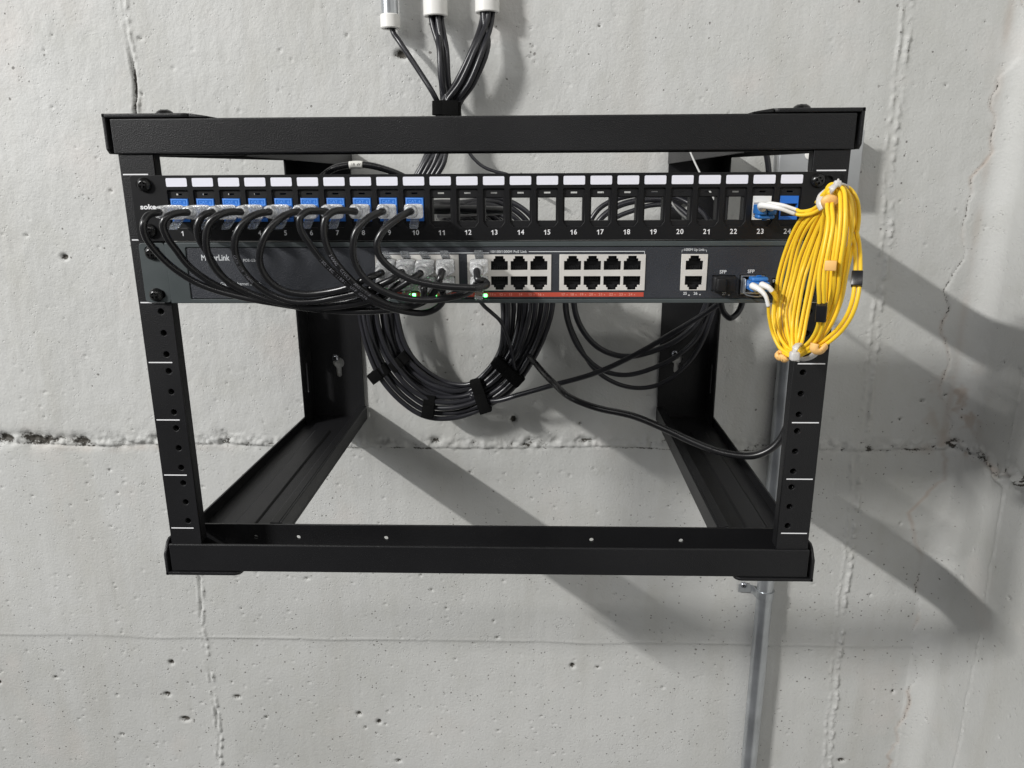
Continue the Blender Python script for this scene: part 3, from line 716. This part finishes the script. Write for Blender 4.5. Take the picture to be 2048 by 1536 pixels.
def cable_text(parent, path, s0, txt, h, r, step=None, normal=(0, -1, .12)):
    acc = [0]
    for a, b in zip(path, path[1:]): acc.append(acc[-1]+(b-a).length)
    b_ = MB(); step = step or h*.95; N = Vector(normal)
    for i, ch in enumerate(txt):
        if ch == ' ': continue
        s = s0+i*step
        j = next((k for k in range(len(acc)-1) if acc[k+1] >= s), None)
        if j is None: break
        p = path[j].lerp(path[j+1], (s-acc[j])/max(1e-6, acc[j+1]-acc[j])); t = (path[j+1]-path[j]).normalized()
        n = (N-t*N.dot(t)).normalized(); up = n.cross(t)
        if up.z < 0 and False: up = -up
        me = text_mesh(ch, 0, 0, 0, h, .02, bold=.03)
        for v in me.vertices:
            cx_, d_, cz_ = v.co.x, v.co.y, v.co.z
            a_ = cz_/r
            v.co = p+t*cx_+up*(r*math.sin(a_))*1.0+n*(r*math.cos(a_)+.05-d_)
        b_.mesh(me)
    return b_.build('cable_print', M['cableprint'], parent)
JZ = -25.2
def sp(col, row):
    cols = [-42.1+13.75*(i-1.5) for i in range(4)]+[22.3+13.75*(i-1.5) for i in range(4)]
    return (cols[col], -3.2, -61.2 if row == 0 else -73.8)
cords = {
 1: ((318, 425), [(296, 431, -44), (287, 449, -48), (291, 473, -47), (309, 499, -42), (342, 532, -34), (378, 557, -30), (416, 575, -28), (479, 593, -27), (555, 607, -26), (640, 619, -25), (705, 623, -24), (765, 621, -24), (822, 613, -25), (852, 601, -28), (870, 583, -33), (879, 560, -39)], (3, 0), (884, 544)),
 2: ((374, 425), [(350, 427, -42), (333, 435, -46), (326, 449, -47), (334, 474, -45), (352, 499, -40), (378, 532, -34), (416, 561, -30), (454, 580, -27), (517, 598, -24), (590, 612, -22), (668, 617, -21), (728, 610, -24), (768, 594, -30)], (1, 1), (797, 569)),
 3: ((425, 425), [(406, 431, -42), (396, 448, -44), (397, 474, -43), (416, 507, -38), (434, 538, -33), (460, 567, -29), (502, 588, -26), (565, 603, -22), (640, 609, -20), (700, 602, -23), (738, 589, -29)], (0, 1), (760, 572)),
 4: ((481, 424), [(460, 424, -42), (438, 430, -47), (418, 448, -49), (412, 482, -48), (418, 514, -44), (436, 544, -38), (467, 570, -33), (517, 593, -29), (581, 609, -28), (650, 614, -28), (712, 607, -29), (766, 591, -33), (800, 574, -38), (822, 560, -40)], (2, 0), (840, 547)),
 5: ((538, 424), [(518, 427, -42), (497, 437, -47), (476, 461, -50), (469, 493, -49), (477, 524, -45), (500, 557, -39), (535, 585, -34), (581, 602, -32), (625, 603, -32), (670, 595, -34), (718, 584, -37), (764, 568, -40), (788, 556, -40)], (1, 0), (803, 545)),
 6: ((596, 423), [(580, 427, -42), (561, 436, -47), (534, 465, -51), (521, 498, -50), (520, 528, -46), (535, 557, -41), (563, 579, -37), (606, 588, -35), (648, 585, -36), (694, 575, -39), (736, 556, -42)], (0, 0), (762, 546)),
 7: ((652, 423), [(632, 422, -42), (612, 424, -47), (600, 436, -50), (603, 462, -50), (621, 490, -48), (643, 519, -46), (671, 547, -44), (706, 576, -41), (735, 597, -38), (766, 611, -35), (812, 623, -30), (848, 626, -27), (874, 616, -27), (886, 600, -30)], (3, 1), (885, 577)),
 8: ((709, 423), [(690, 421, -42), (668, 423, -47), (652, 436, -51), (648, 462, -52), (654, 492, -51), (669, 521, -49), (692, 549, -47), (722, 577, -43), (752, 597, -39), (786, 611, -35), (824, 611, -31), (846, 598, -33)], (2, 1), (848, 576)),
 9: ((765, 423), [(752, 428, -42), (735, 437, -47), (712, 464, -51), (706, 497, -51), (711, 527, -48), (730, 557, -46), (762, 580, -45), (803, 595, -43), (856, 600, -41), (905, 594, -39), (938, 584, -37)], (4, 1), (953, 570)),
 10: ((821, 423), [(810, 428, -42), (795, 437, -47), (767, 461, -52), (754, 488, -53), (760, 513, -52), (783, 537, -51), (822, 559, -51), (868, 570, -51), (920, 575, -50), (958, 575, -48), (974, 569, -43), (968, 562, -40), (957, 560, -42)], (4, 0), (954, 543)),
}
for n, (pe, mid, (c_, r_), se) in cords.items():
    lab = {1: 'leftmost black patch cord, clear plug in panel port 1', 2: 'black patch cord with clear plug in panel port 2', 10: 'black patch cord from panel port 10 curling into the upper plug beside port 11',
           7: 'black patch cord from panel port 7 with white printed lettering, lowest hanging of the bundle', 8: 'black patch cord from panel port 8 with pale printed lettering on its jacket',
           9: 'black patch cord from panel port 9 sweeping to the lower plug under port 10s cord'}.get(n, 'black patch cord with clear plug in panel port %d' % n)
    t = thing('patch_cable', lab, 'patch cord', (PX(n), -20, JZ), 'black patch cords from the panel to the switch')
    e1 = at(pe[0], pe[1], -35.0); b1 = Vector((PX(n), -2.0, JZ)); f1 = plug(t, b1, e1, -1)
    b2_ = Vector(sp(c_, r_)); e2 = at(se[0], se[1], -35.0); f2 = plug(t, b2_, e2, 1 if r_ == 0 else -1)
    pts = [e1-f1*5, e1+f1*1.0]+[at(*q) for q in mid]+[e2+f2*1.0, e2-f2*5]
    path = spline(pts, 8)
    cb = MB().tube(pts, 2.3, 14, 8).build('cable_jacket', M['rubber'], t, smooth=True)
    if n == 7: cable_text(cb, path, 56, 'ISO/IEC 11801  UTP CAT6', 1.8, 2.33)
    if n == 8: cable_text(cb, path, 52, '24AWG  C(UL)  ANSI/TIA', 1.8, 2.33)
    if n == 5: cable_text(cb, path, 48, 'CAT6 UTP 24AWG', 1.7, 2.33)
    for e_, f_ in ((e1, f1), (e2, f2)):
        MB().lathe(e_-f_*.3, f_, [(2.8, 0), (3.7, .2), (3.7, .9), (2.9, 1.2)], 20).build('strain_ring', M['clear'], t, smooth=True)

# ================================================================ BLACK CABLES BEHIND THE RACK
def lerp2(a, b, t): return tuple(x+(y-x)*t for x, y in zip(a, b))
AO = [(722, 560), (718, 600), (723, 650), (738, 708), (762, 757), (805, 805), (852, 833), (905, 836), (962, 818), (1022, 780), (1073, 705), (1100, 640), (1106, 590), (1098, 510), (1060, 430), (1000, 396)]
AI = [(752, 560), (751, 600), (757, 650), (775, 702), (797, 737), (826, 768), (862, 790), (905, 794), (950, 785), (998, 752), (1036, 700), (1056, 640), (1060, 590), (1050, 520), (1022, 462), (972, 425)]
BO = [(764, 560), (762, 600), (767, 650), (780, 702), (800, 742), (838, 774), (874, 790), (908, 795), (945, 783), (990, 750), (1030, 700), (1047, 640), (1050, 590), (1042, 520), (1012, 460), (965, 420)]
BI = [(792, 560), (791, 600), (798, 650), (810, 688), (828, 718), (858, 746), (885, 762), (910, 769), (940, 768), (972, 745), (1000, 700), (1006, 640), (1004, 590), (996, 530), (972, 480), (935, 448)]
src = [(-116.5, 350, 170)]+[(-72, 349, 180), (-65, 345, 180), (-62, 351, 180)]+[(-16, 349, 183), (-10, 344, 183), (-13, 352, 183), (-6, 350, 183), (-14, 344, 183), (-67, 351, 180)]
labs = ['black cable coming out of the leftmost conduit into the coil behind the rack',
 'black cable from the middle conduit, left strand of three', 'black cable from the middle conduit, front strand of three', 'black cable from the middle conduit, right strand of three',
 'black cable from the rightmost conduit, leftmost strand of four', 'black cable from the rightmost conduit, front strand of four', 'black cable from the rightmost conduit, rear strand of four', 'black cable from the rightmost conduit, rightmost strand of four', 'extra black cable tucked in front of the four leaving the rightmost conduit', 'rear black cable hidden behind the three leaving the middle conduit']
vel = at(893, 217, 335)
for i in range(10):
    bund = (AO, AI) if i % 2 == 0 else (BO, BI); q = (i//2)/4.0
    vo_ = Vector(((i % 4-1.5)*6.6, (i//4)*6.0-3, 0)) if True else None
    y0 = 322 if i % 2 == 0 else 328
    P = [src[i]]
    if i == 0: P += [(-114, 349, 150), at(800, 85, 343), at(840, 145, 338), at(868, 190, 334)]
    elif i < 4 or i == 9: P += [(src[i][0]+1, src[i][1]-1, 158), at(872+(i % 8)*7, 100, 341-i), at(876+(i % 8)*7, 165, 338-i)]
    else: P += [(src[i][0]-1, src[i][1]-2, 160), at(948+(i-4)*7, 90, 338-(i % 2)*5), at(912+(i-4)*9, 165, 336-(i % 2)*5)]
    k4 = (-9.5 if i == 0 else (-4+(i-1)*5.0 if i < 4 else (1 if i == 9 else -5+(i-4)*4.6)))
    P += [vel+Vector((k4, (-3 if i in (2, 4, 5) else 4), 4)), vel+Vector((k4-1, (-3 if i in (2, 4, 5) else 4), -12))]
    P += [at(842+i*4.5+6, 322, 326-3*(i % 2)), at(832+i*4.5, 352, 324-3*(i % 2)), at(800+i*4, 410, 322), at(755+i*5, 480, 322)]
    jz = 0
    for k, (o_, n_) in enumerate(zip(*bund)):
        x_, y_ = lerp2(o_, n_, q)
        P.append(at(x_+R.uniform(-.8, .8), y_+R.uniform(-.8, .8), y0+R.uniform(-1.5, 1.5)+(4*math.sin(k*.9+i))))
    P += [at(930-i*4, 405+i*4, 300-i*4), at(880, 405+i*3, 240), Vector((PX(i+1)+60, 120, -30)), Vector((PX(i+1), 50, -25)), Vector((PX(i+1), 27, -24))]
    o_ = MB().tube(P, 3.0, 12, 7).build('network_cable', M['rubber2'], None, smooth=True)
    tag(o_, labs[i], 'cable', 'black cables coming from the conduits above the rack')
# hook-and-loop straps
def strap_band(px, py, Y, ang, ru, rw, wid, label):
    c = at(px, py, Y); a = math.radians(ang)
    ax = Vector((math.cos(a), 0, math.sin(a))); u = Vector((-math.sin(a), 0, math.cos(a))); w = Vector((0, 1, 0))
    tm = bmesh.new(); n = 40; prof = [(-wid/2, .9), (-wid/2+.5, 1.0), (wid/2-.5, 1.0), (wid/2, .9)]
    rings = []
    for h, sc_ in prof:
        ring = []
        for k in range(n):
            t = 2*math.pi*k/n; ct, stt = math.cos(t), math.sin(t)
            e = 2/3.2; off = (sc_-1)*8
            ring.append(tm.verts.new(c+ax*(h+.25*math.sin(3*t))+u*((ru+off)*math.copysign(abs(ct)**e, ct))+w*((rw+off)*math.copysign(abs(stt)**e, stt))))
        rings.append(ring)
    for A, B in zip(rings, rings[1:]):
        for k in range(n): tm.faces.new((A[k], A[(k+1) % n], B[(k+1) % n], B[k]))
    tm.faces.new(rings[0][::-1]); tm.faces.new(rings[-1]); bmesh.ops.recalc_face_normals(tm, faces=tm.faces[:])
    b_ = MB(); b_._add(tm)
    # overlapping tail
    p0 = c-w*(rw+.5)+u*(ru*.2); p1 = c-w*(rw+1.2)+u*(-ru*.9)
    b_.hexa([p0-ax*wid/2, p0+ax*wid/2, p0+ax*wid/2-w*1.1, p0-ax*wid/2-w*1.1], [p1-ax*wid/2, p1+ax*wid/2, p1+ax*wid/2-w*1.1, p1-ax*wid/2-w*1.1], .3)
    o_ = b_.build('cable_strap', M['velcro'], None, ang=50)
    tag(o_, label, 'cable strap', 'black hook-and-loop straps round the cables')
strap_band(893, 217, 335, 88, 15.5, 9.0, 15, 'black hook-and-loop strap gathering all cables just above the top beam')
strap_band(759, 746, 323, -54, 13.5, 7, 13, 'black hook-and-loop strap low on the left of the coil, on its outer bundle')
strap_band(800, 722, 326, -50, 13.5, 7, 13, 'black hook-and-loop strap on the inner bundle at the lower left of the coil')
strap_band(858, 812, 323, -8, 14, 7.5, 14, 'black hook-and-loop strap at the very bottom of the coil')
strap_band(962, 791, 322, 18, 21.5, 10, 13.5, 'widest black hook-and-loop strap, at the lower right bottom of the coil')
strap_band(1016, 742, 320, 48, 21.5, 10, 13, 'black hook-and-loop strap on the right side of the coil')
def loose(name, label, cat, P, r, m_='rubber2', group=None, sub=8):
    o_ = MB().tube([at(*p) for p in P], r, 12, sub).build(name, M[m_], None, smooth=True)
    return tag(o_, label, cat, group)
g_ = 'black cables looped behind the right side of the rack'
loose('network_cable', 'black cable forming the outermost left loop behind the switch, crossing the right rear post', 'cable',
 [(1440, 540, 300), (1426, 600, 318), (1415, 631, 322), (1397, 671, 325), (1357, 710, 328), (1312, 734, 330), (1251, 750, 330), (1200, 738, 330), (1161, 701, 330), (1139, 656, 330), (1130, 607, 330), (1145, 520, 328), (1182, 440, 325), (1200, 416, 325), (1228, 400, 325), (1262, 391, 325), (1300, 388, 325), (1345, 392, 320), (1400, 420, 300), (1430, 480, 200)], 2.9, group=g_)
loose('network_cable', 'black cable making the shallowest of the hanging loops right of the coil', 'cable',
 [(1430, 520, 300), (1415, 600, 314), (1397, 640, 320), (1357, 678, 325), (1312, 700, 327), (1251, 713, 327), (1200, 697, 327), (1164, 658, 327), (1148, 607, 327), (1160, 520, 325), (1197, 443, 322), (1222, 420, 322), (1250, 407, 322), (1290, 400, 322), (1335, 402, 318), (1400, 450, 300)], 3.4, group=g_)
loose('network_cable', 'thin black cable hanging lowest of the loops right of the coil', 'cable',
 [(1440, 540, 300), (1430, 610, 318), (1403, 686, 325), (1372, 730, 330), (1327, 765, 332), (1282, 776, 332), (1236, 768, 332), (1191, 740, 332), (1158, 690, 332), (1135, 630, 332), (1140, 540, 328), (1215, 446, 320), (1240, 431, 320), (1270, 420, 320), (1300, 411, 320), (1340, 412, 315), (1400, 460, 300)], 2.7, group=g_)
loose('network_cable', 'straight black cable running up and right from the bottom of the coil', 'cable',
 [(940, 790, 322), (985, 802, 316), (1040, 789, 308), (1100, 772, 300), (1191, 746, 290), (1269, 710, 280), (1342, 668, 270), (1403, 631, 260), (1440, 606, 250), (1500, 560, 220)], 3.0, group=g_)
loose('network_cable', 'small black cable loop hanging right under the switch beside port 27', 'cable',
 [(1440, 560, 120), (1442, 607, 120), (1449, 627, 118), (1461, 636, 116), (1475, 626, 118), (1484, 607, 120), (1490, 570, 120)], 2.6, group=g_)
loose('power_cable', 'thick glossy black power cable sagging from the coil to the right rail', 'power cable',
 [(1050, 560, 352), (1046, 620, 350), (1044, 670, 346), (1054, 703, 330), (1074, 730, 270), (1103, 762, 205), (1139, 794, 178), (1191, 815, 165), (1266, 832, 150), (1330, 858, 138), (1391, 886, 126), (1448, 906, 115), (1509, 911, 105), (1548, 893, 100), (1572, 858, 98), (1584, 800, 98), (1590, 700, 98), (1590, 560, 98)], 3.3, 'rubber')
loose('network_cable', 'thin black cable slanting down from the switch to the right side of the coil', 'cable',
 [(930, 560, 250), (968, 612, 290), (984, 626, 300), (1002, 644, 305), (1020, 690, 312), (1030, 740, 316)], 2.2, group=g_)
loose('thin_cable', 'thin black cable curving away behind the top edge of the panel', 'cable', [(925, 280, 345), (944, 313, 342), (966, 333, 340), (990, 343, 338), (1014, 349, 336), (1060, 372, 330)], 1.9)
loose('thin_cable', 'short black cable hanging beside the electrical box under the top beam', 'cable', [(1524, 280, 345), (1533, 310, 345), (1538, 350, 345), (1540, 420, 340)], 3.2)
loose('antenna_wire', 'thin white wire seen through panel ports 20 and 21', 'wire', [(1372, 280, 120), (1384, 312, 120), (1400, 346, 120), (1414, 372, 120), (1426, 394, 120), (1436, 415, 120), (1432, 452, 120), (1405, 460, 120), (1376, 440, 120), (1355, 421, 120), (1342, 402, 120), (1334, 372, 122)], .75, 'wplastic')
apt = thing('access_point_cable', 'black cable arching above port 8 with a white printed sleeve', 'cable', (-110, 150, 5))
P = [at(*p) for p in [(600, 420, 130), (625, 375, 140), (648, 350, 150), (668, 337, 150), (692, 331, 150), (715, 329, 150), (740, 331, 150), (768, 338, 152), (800, 350, 156), (840, 375, 170), (870, 420, 200)]]
MB().tube(P, 2.9, 14, 8).build('cable_jacket', M['rubber'], apt, smooth=True)
tg = [at(*p) for p in [(699, 330.3, 150), (712, 329.2, 150), (726, 329.6, 150)]]
tgo = MB().tube(tg, 3.25, 18, 6).build('sleeve_tag', M['tag'], apt, smooth=True)
cable_text(tgo, spline(tg, 6)[::-1], 2.2, 'AP 01', 2.0, 3.3, 1.7)
for o_ in tgo.children: o_.data.materials[0] = M['dark']; o_.name = 'tag_print'

# ================================================================ YELLOW FIBRE CORD
fib = thing('fibre_patch_cord', 'coiled yellow fibre cord hanging in front of the right rail of the rack', 'fibre cord', tuple(at(1650, 540, -50)))
L_ = {
 1: [(1640, 415, -50), (1613, 432, -38), (1593, 460, -27), (1573, 508, -18), (1560, 555, -14), (1555, 590, -14), (1550, 630, -16), (1555, 664, -24), (1568, 690, -36)],
 2: [(1648, 412, -52), (1627, 433, -44), (1607, 460, -34), (1591, 500, -24), (1579, 552, -20), (1571, 585, -20), (1564, 622, -22), (1567, 662, -30), (1578, 690, -40)],
 3: [(1652, 414, -55), (1641, 432, -48), (1624, 467, -38), (1604, 515, -30), (1593, 555, -27), (1584, 588, -27), (1576, 622, -29), (1579, 660, -36), (1586, 690, -44)],
 4: [(1656, 412, -55), (1649, 439, -50), (1634, 473, -42), (1614, 528, -36), (1606, 552, -36), (1596, 601, -36), (1589, 649, -38), (1589, 688, -46)],
 5: [(1660, 405, -60), (1653, 425, -56), (1645, 473, -50), (1631, 528, -46), (1620, 581, -45), (1609, 636, -46), (1601, 677, -48), (1594, 700, -52)],
 6: [(1664, 395, -66), (1659, 410, -72), (1661, 446, -80), (1652, 500, -84), (1644, 541, -84), (1642, 570, -84), (1643, 601, -82), (1641, 649, -76), (1628, 679, -68), (1610, 697, -60)],
 7: [(1668, 377, -62), (1682, 381, -70), (1686, 418, -80), (1683, 473, -84), (1675, 528, -84), (1671, 581, -80), (1659, 622, -74), (1640, 663, -68), (1616, 692, -60)],
 8: [(1664, 373, -58), (1683, 378, -62), (1696, 400, -68), (1698, 446, -72), (1692, 500, -72), (1684, 555, -70), (1674, 608, -66), (1653, 656, -62), (1626, 686, -56)],
 9: [(1670, 376, -55), (1695, 380, -55), (1709, 400, -58), (1713, 432, -60), (1709, 466, -62), (1698, 507, -62), (1688, 550, -60), (1678, 600, -58), (1657, 650, -56), (1632, 682, -54)],
 10: [(1674, 378, -52), (1692, 386, -50), (1703, 410, -52), (1706, 450, -58), (1714, 490, -70), (1716, 530, -78), (1715, 560, -82), (1710, 598, -84), (1698, 632, -82), (1677, 662, -76), (1643, 689, -68), (1613, 700, -60)],
 11: [(1668, 395, -62), (1672, 420, -66), (1668, 470, -68), (1660, 530, -68), (1656, 585, -66), (1652, 630, -64), (1636, 672, -60), (1612, 698, -56)],
}
TOP = (1668, 380, -58); BOT = (1592, 707, -52)
def pair(P, off=1.32, r=1.15):
    pts = [at(*p) for p in P]; path = spline(pts, 7); A, B = [], []
    view = [(q-Vector(C0)).normalized() for q in path]
    for i, q in enumerate(path):
        t = (path[min(i+1, len(path)-1)]-path[max(i-1, 0)]).normalized(); s = t.cross(view[i]).normalized()
        tw = .3*math.sin(i*.11+P[0][0]); s = (s*math.cos(tw)+view[i]*math.sin(tw))
        A.append(q+s*off); B.append(q-s*off)
    return A, B
cordb = MB()
def addpair(P):
    for path in pair(P): cordb.tube(path, 1.22, 9, 1)
combos = [(1, 9), (2, 8), (3, 7), (4, 11), (5, 6)]
for a, b_ in combos:
    top = [(1655+a, 386-a*1.5, -60-a)]
    addpair([(BOT[0]-1, BOT[1]+2, BOT[2]+a)]+L_[a][::-1]+top+L_[b_]+[(BOT[0]+2, BOT[1]+1, BOT[2]-a)])
addpair([(1636, 408, -54), (1650, 391, -60), (1662, 378, -62)]+L_[10]+[(1594, 709, -56), (1575, 706, -48), (1560, 690, -34)])
# ends towards the connectors
for P in ([(1593, 419.5, -31), (1601, 423, -34), (1622, 420, -42), (1640, 409, -52), (1655, 398, -58), (1668, 390, -60)],
          [(1590, 428, -37), (1603, 430, -40), (1624, 427, -46), (1643, 417, -54), (1656, 410, -60), (1662, 440, -62), (1664, 500, -60)],
          [(1537, 611, -40), (1538, 632, -38), (1546, 668, -36), (1560, 695, -42), (1580, 708, -50), (1592, 709, -54)],
          [(1551, 592, -34), (1552, 606, -32), (1549, 634, -30), (1557, 668, -34), (1572, 692, -42), (1590, 706, -50)]):
    cordb.tube([at(*p) for p in P], 1.2, 10, 8)
cordb.build('fibre_jacket', M['yellow'], fib, smooth=True)
def lc(parent, c, y0, flip):
    """duplex LC connector: two blue bodies with latch arms, face towards the port"""
    b_ = MB()
    for dx in (-3.15, 3.15):
        b_.box((c.x+dx-2.6, y0-15, c.z-3.2), (c.x+dx+2.6, y0, c.z+3.2), .7, 3)
    s = -1 if flip else 1
    b_.box((c.x-5.6, y0-13, c.z+s*3.0 if s > 0 else c.z-6.2), (c.x+5.6, y0-3, c.z+6.2 if s > 0 else c.z-3.0), 1.4, 3)
    b_.hexa([(c.x-1.6, y0-1, c.z+s*3), (c.x+1.6, y0-1, c.z+s*3), (c.x+1.6, y0-1, c.z+s*4), (c.x-1.6, y0-1, c.z+s*4)],
            [(c.x-1.6, y0-9, c.z+s*6.4), (c.x+1.6, y0-9, c.z+s*6.4), (c.x+1.6, y0-9, c.z+s*7.2), (c.x-1.6, y0-9, c.z+s*7.2)], .1)
    return b_.build('fibre_connector', M['blue2'], parent, ang=40)
c23 = Vector((PX(23)-.6, 0, -24.6)); k = lc(fib, c23, -3.2, True)
cs = Vector((190.8, 0, -74.6)); k2 = lc(fib, cs, -10, False)
def boot(parent, P, r0, r1):
    N = 9; b_ = MB()
    pts = [at(*p) if len(p) == 3 and not isinstance(p, Vector) else p for p in P]
    b_.tube(pts, 1.0, 16, 8, rf=lambda t: (r0+(r1-r0)*min(1, t*1.25))*(1-.035*(1 if (t*26) % 1 < .35 and .15 < t < .7 else 0)))
    return b_.build('boot', M['wplastic'], parent, smooth=True)
boot(k, [Vector((c23.x-3.1, -16, c23.z+.6)), at(1523, 411, -24), at(1548, 414, -33), at(1560, 417, -36), at(1590, 428, -37.5)], 2.7, 1.25)
boot(k, [Vector((c23.x+3.1, -16, c23.z+.8)), at(1536, 409, -22), at(1565, 411, -28), at(1594, 420, -31)], 2.5, 1.2)
boot(k2, [Vector((cs.x-3.1, -24, cs.z-.5)), at(1506, 572, -32), at(1519, 579, -37), at(1531, 592, -40), at(1537, 613, -40.5)], 2.7, 1.3)
boot(k2, [Vector((cs.x+3.1, -23, cs.z+.3)), at(1525, 570, -30), at(1537, 575, -34), at(1545, 583, -35)], 2.6, 1.7)
MB().tube([at(1543, 581, -35), at(1550, 590, -34), at(1551.5, 602, -33)], 1.7, 12, 6).build('yellow_sleeve', M['yellow'], k2, smooth=True)
# tape flags, pale clips and nylon ties
def flag(px0, py0, px1, py1, Y0, Y1, w, name, m_, th=2.2):
    A, B = at(px0, py0, Y0), at(px1, py1, Y1); t = (B-A).normalized(); v = ((A+B)/2-Vector(C0)).normalized(); s = t.cross(v).normalized(); n_ = s.cross(t)
    q = lambda c: [c+s*w+n_*th/2, c-s*w+n_*th/2, c-s*w-n_*th/2, c+s*w-n_*th/2]
    MB().hexa(q(A), q(B), .6).build(name, M[m_], fib, ang=40)
flag(1715, 543, 1713, 573, -80, -84, 3.1, 'tape_flag', 'tape', 5)
flag(1644, 608, 1641, 641, -83, -79, 3.1, 'tape_flag', 'tape', 5)
flag(1662, 521, 1660, 541, -87, -87, 3.2, 'cord_clip', 'orange', 4)
b_ = MB(); b_.tube([at(*p) for p in [(1653, 414, -68), (1650, 404, -70), (1657, 398, -71), (1668, 400, -71), (1672, 406, -70)]], 1.3, 8, 6, flat=2).build('cord_clip', M['orange'], fib, smooth=True)
b_ = MB(); b_.tube([at(*p) for p in [(1573, 716, -50), (1567, 720, -48), (1565, 714, -48), (1558, 716, -46), (1553, 710, -44), (1560, 704, -42), (1564, 706, -44)]], 1.3, 8, 6, flat=1.7).build('cord_clip', M['orange'], fib, smooth=True)
b_ = MB(); b_.tube([at(*p) for p in [(1630, 687, -72), (1628, 698, -72), (1634, 703, -72), (1642, 702, -72), (1647, 697, -72), (1652, 692, -71)]], 1.5, 8, 6, flat=1.9).build('cord_clip', M['orange'], fib, smooth=True)
def nylon(P, r=.9, flat=2.6, closed=True):
    MB().tube([at(*p) for p in P], r, 8, 6, closed=closed, flat=flat).build('nylon_tie', M['tie'], fib, smooth=True)
nylon([(1645, 418, -62), (1639, 405, -60), (1642, 391, -58), (1655, 380, -58), (1670, 371, -60)], closed=False)
nylon([(1663, 378, -72), (1676, 368, -66), (1692, 374, -56), (1688, 388, -52), (1668, 392, -60)], .8)
nylon([(1590, 697, -66), (1598, 688, -60), (1600, 700, -54), (1596, 716, -52), (1588, 714, -60)], .9)
nylon([(1596, 714, -56), (1606, 718, -56), (1620, 715, -58), (1632, 706, -64)], .9, closed=False)
for px, py, Y, s_ in ((1589, 712, -66, 2.9), (1675, 368, -68, 2.0)):
    c = at(px, py, Y); MB().box(c-Vector((s_, s_, s_*1.05)), c+Vector((s_, s_, s_*1.05)), s_*.55, 3).build('tie_head', M['tie'], fib, ang=60)
c = at(1675, 362, -68); MB().lathe(c-Vector((0, 0, 3)), (.1, 0, 1), [(1.6, 0), (1.1, 2), (.5, 4.2), (0, 4.4)], 10).build('tie_tail', M['tie'], fib, smooth=True)

# ================================================================ LIGHT
def area(name, loc, target, w, h, power, col=(1, 1, 1)):
    l = D.lights.new(name, 'AREA'); l.shape = 'RECTANGLE'; l.size = w; l.size_y = h; l.energy = power; l.color = col
    o = D.objects.new(name, l); COL.objects.link(o); o.location = loc
    o.rotation_euler = (Vector(target)-Vector(loc)).to_track_quat('-Z', 'Y').to_euler(); return o
def tube_lamp(name, loc, aim, length, width, power, col, axis):
    l = D.lights.new(name, 'AREA'); l.shape = 'RECTANGLE'; l.size = length; l.size_y = width; l.energy = power; l.color = col
    o = D.objects.new(name, l); COL.objects.link(o); X = Vector(axis).normalized(); d = Vector(aim)-Vector(loc); d = (d-X*d.dot(X)).normalized()
    Zl = -d; Y = Zl.cross(X); mm = Matrix.Identity(4)
    for i in range(3): mm[i][0], mm[i][1], mm[i][2], mm[i][3] = X[i], Y[i], Zl[i], loc[i]
    o.matrix_world = mm; return o
tube_lamp('ceiling_tube_lamp', (-5.0, -3.95, 3.2), (0, .2, -.1), 1.0, .09, 475, (1, .985, .955), (0, 1, 0))
tube_lamp('ceiling_row_lamp', (-.3, -2.2, 1.62), (0, .3, -.3), 2.6, .10, 16, (1, .98, .95), (1, 0, 0))
area('left_fill_light', (-1.75, -.8, .75), (-.6, .37, -.1), .8, .8, 21, (.98, .99, 1))  # added broad soft fill to brighten the left side, not a known fixture
w = D.worlds.new('World'); scene.world = w; w.use_nodes = True
bg = w.node_tree.nodes['Background']; bg.inputs['Color'].default_value = (.95, .96, 1, 1); bg.inputs['Strength'].default_value = .085
scene.view_settings.view_transform = 'Standard'; scene.view_settings.look = 'None'; scene.view_settings.exposure = 0; scene.view_settings.gamma = 1
scene.render.resolution_x = 1024; scene.render.resolution_y = 768
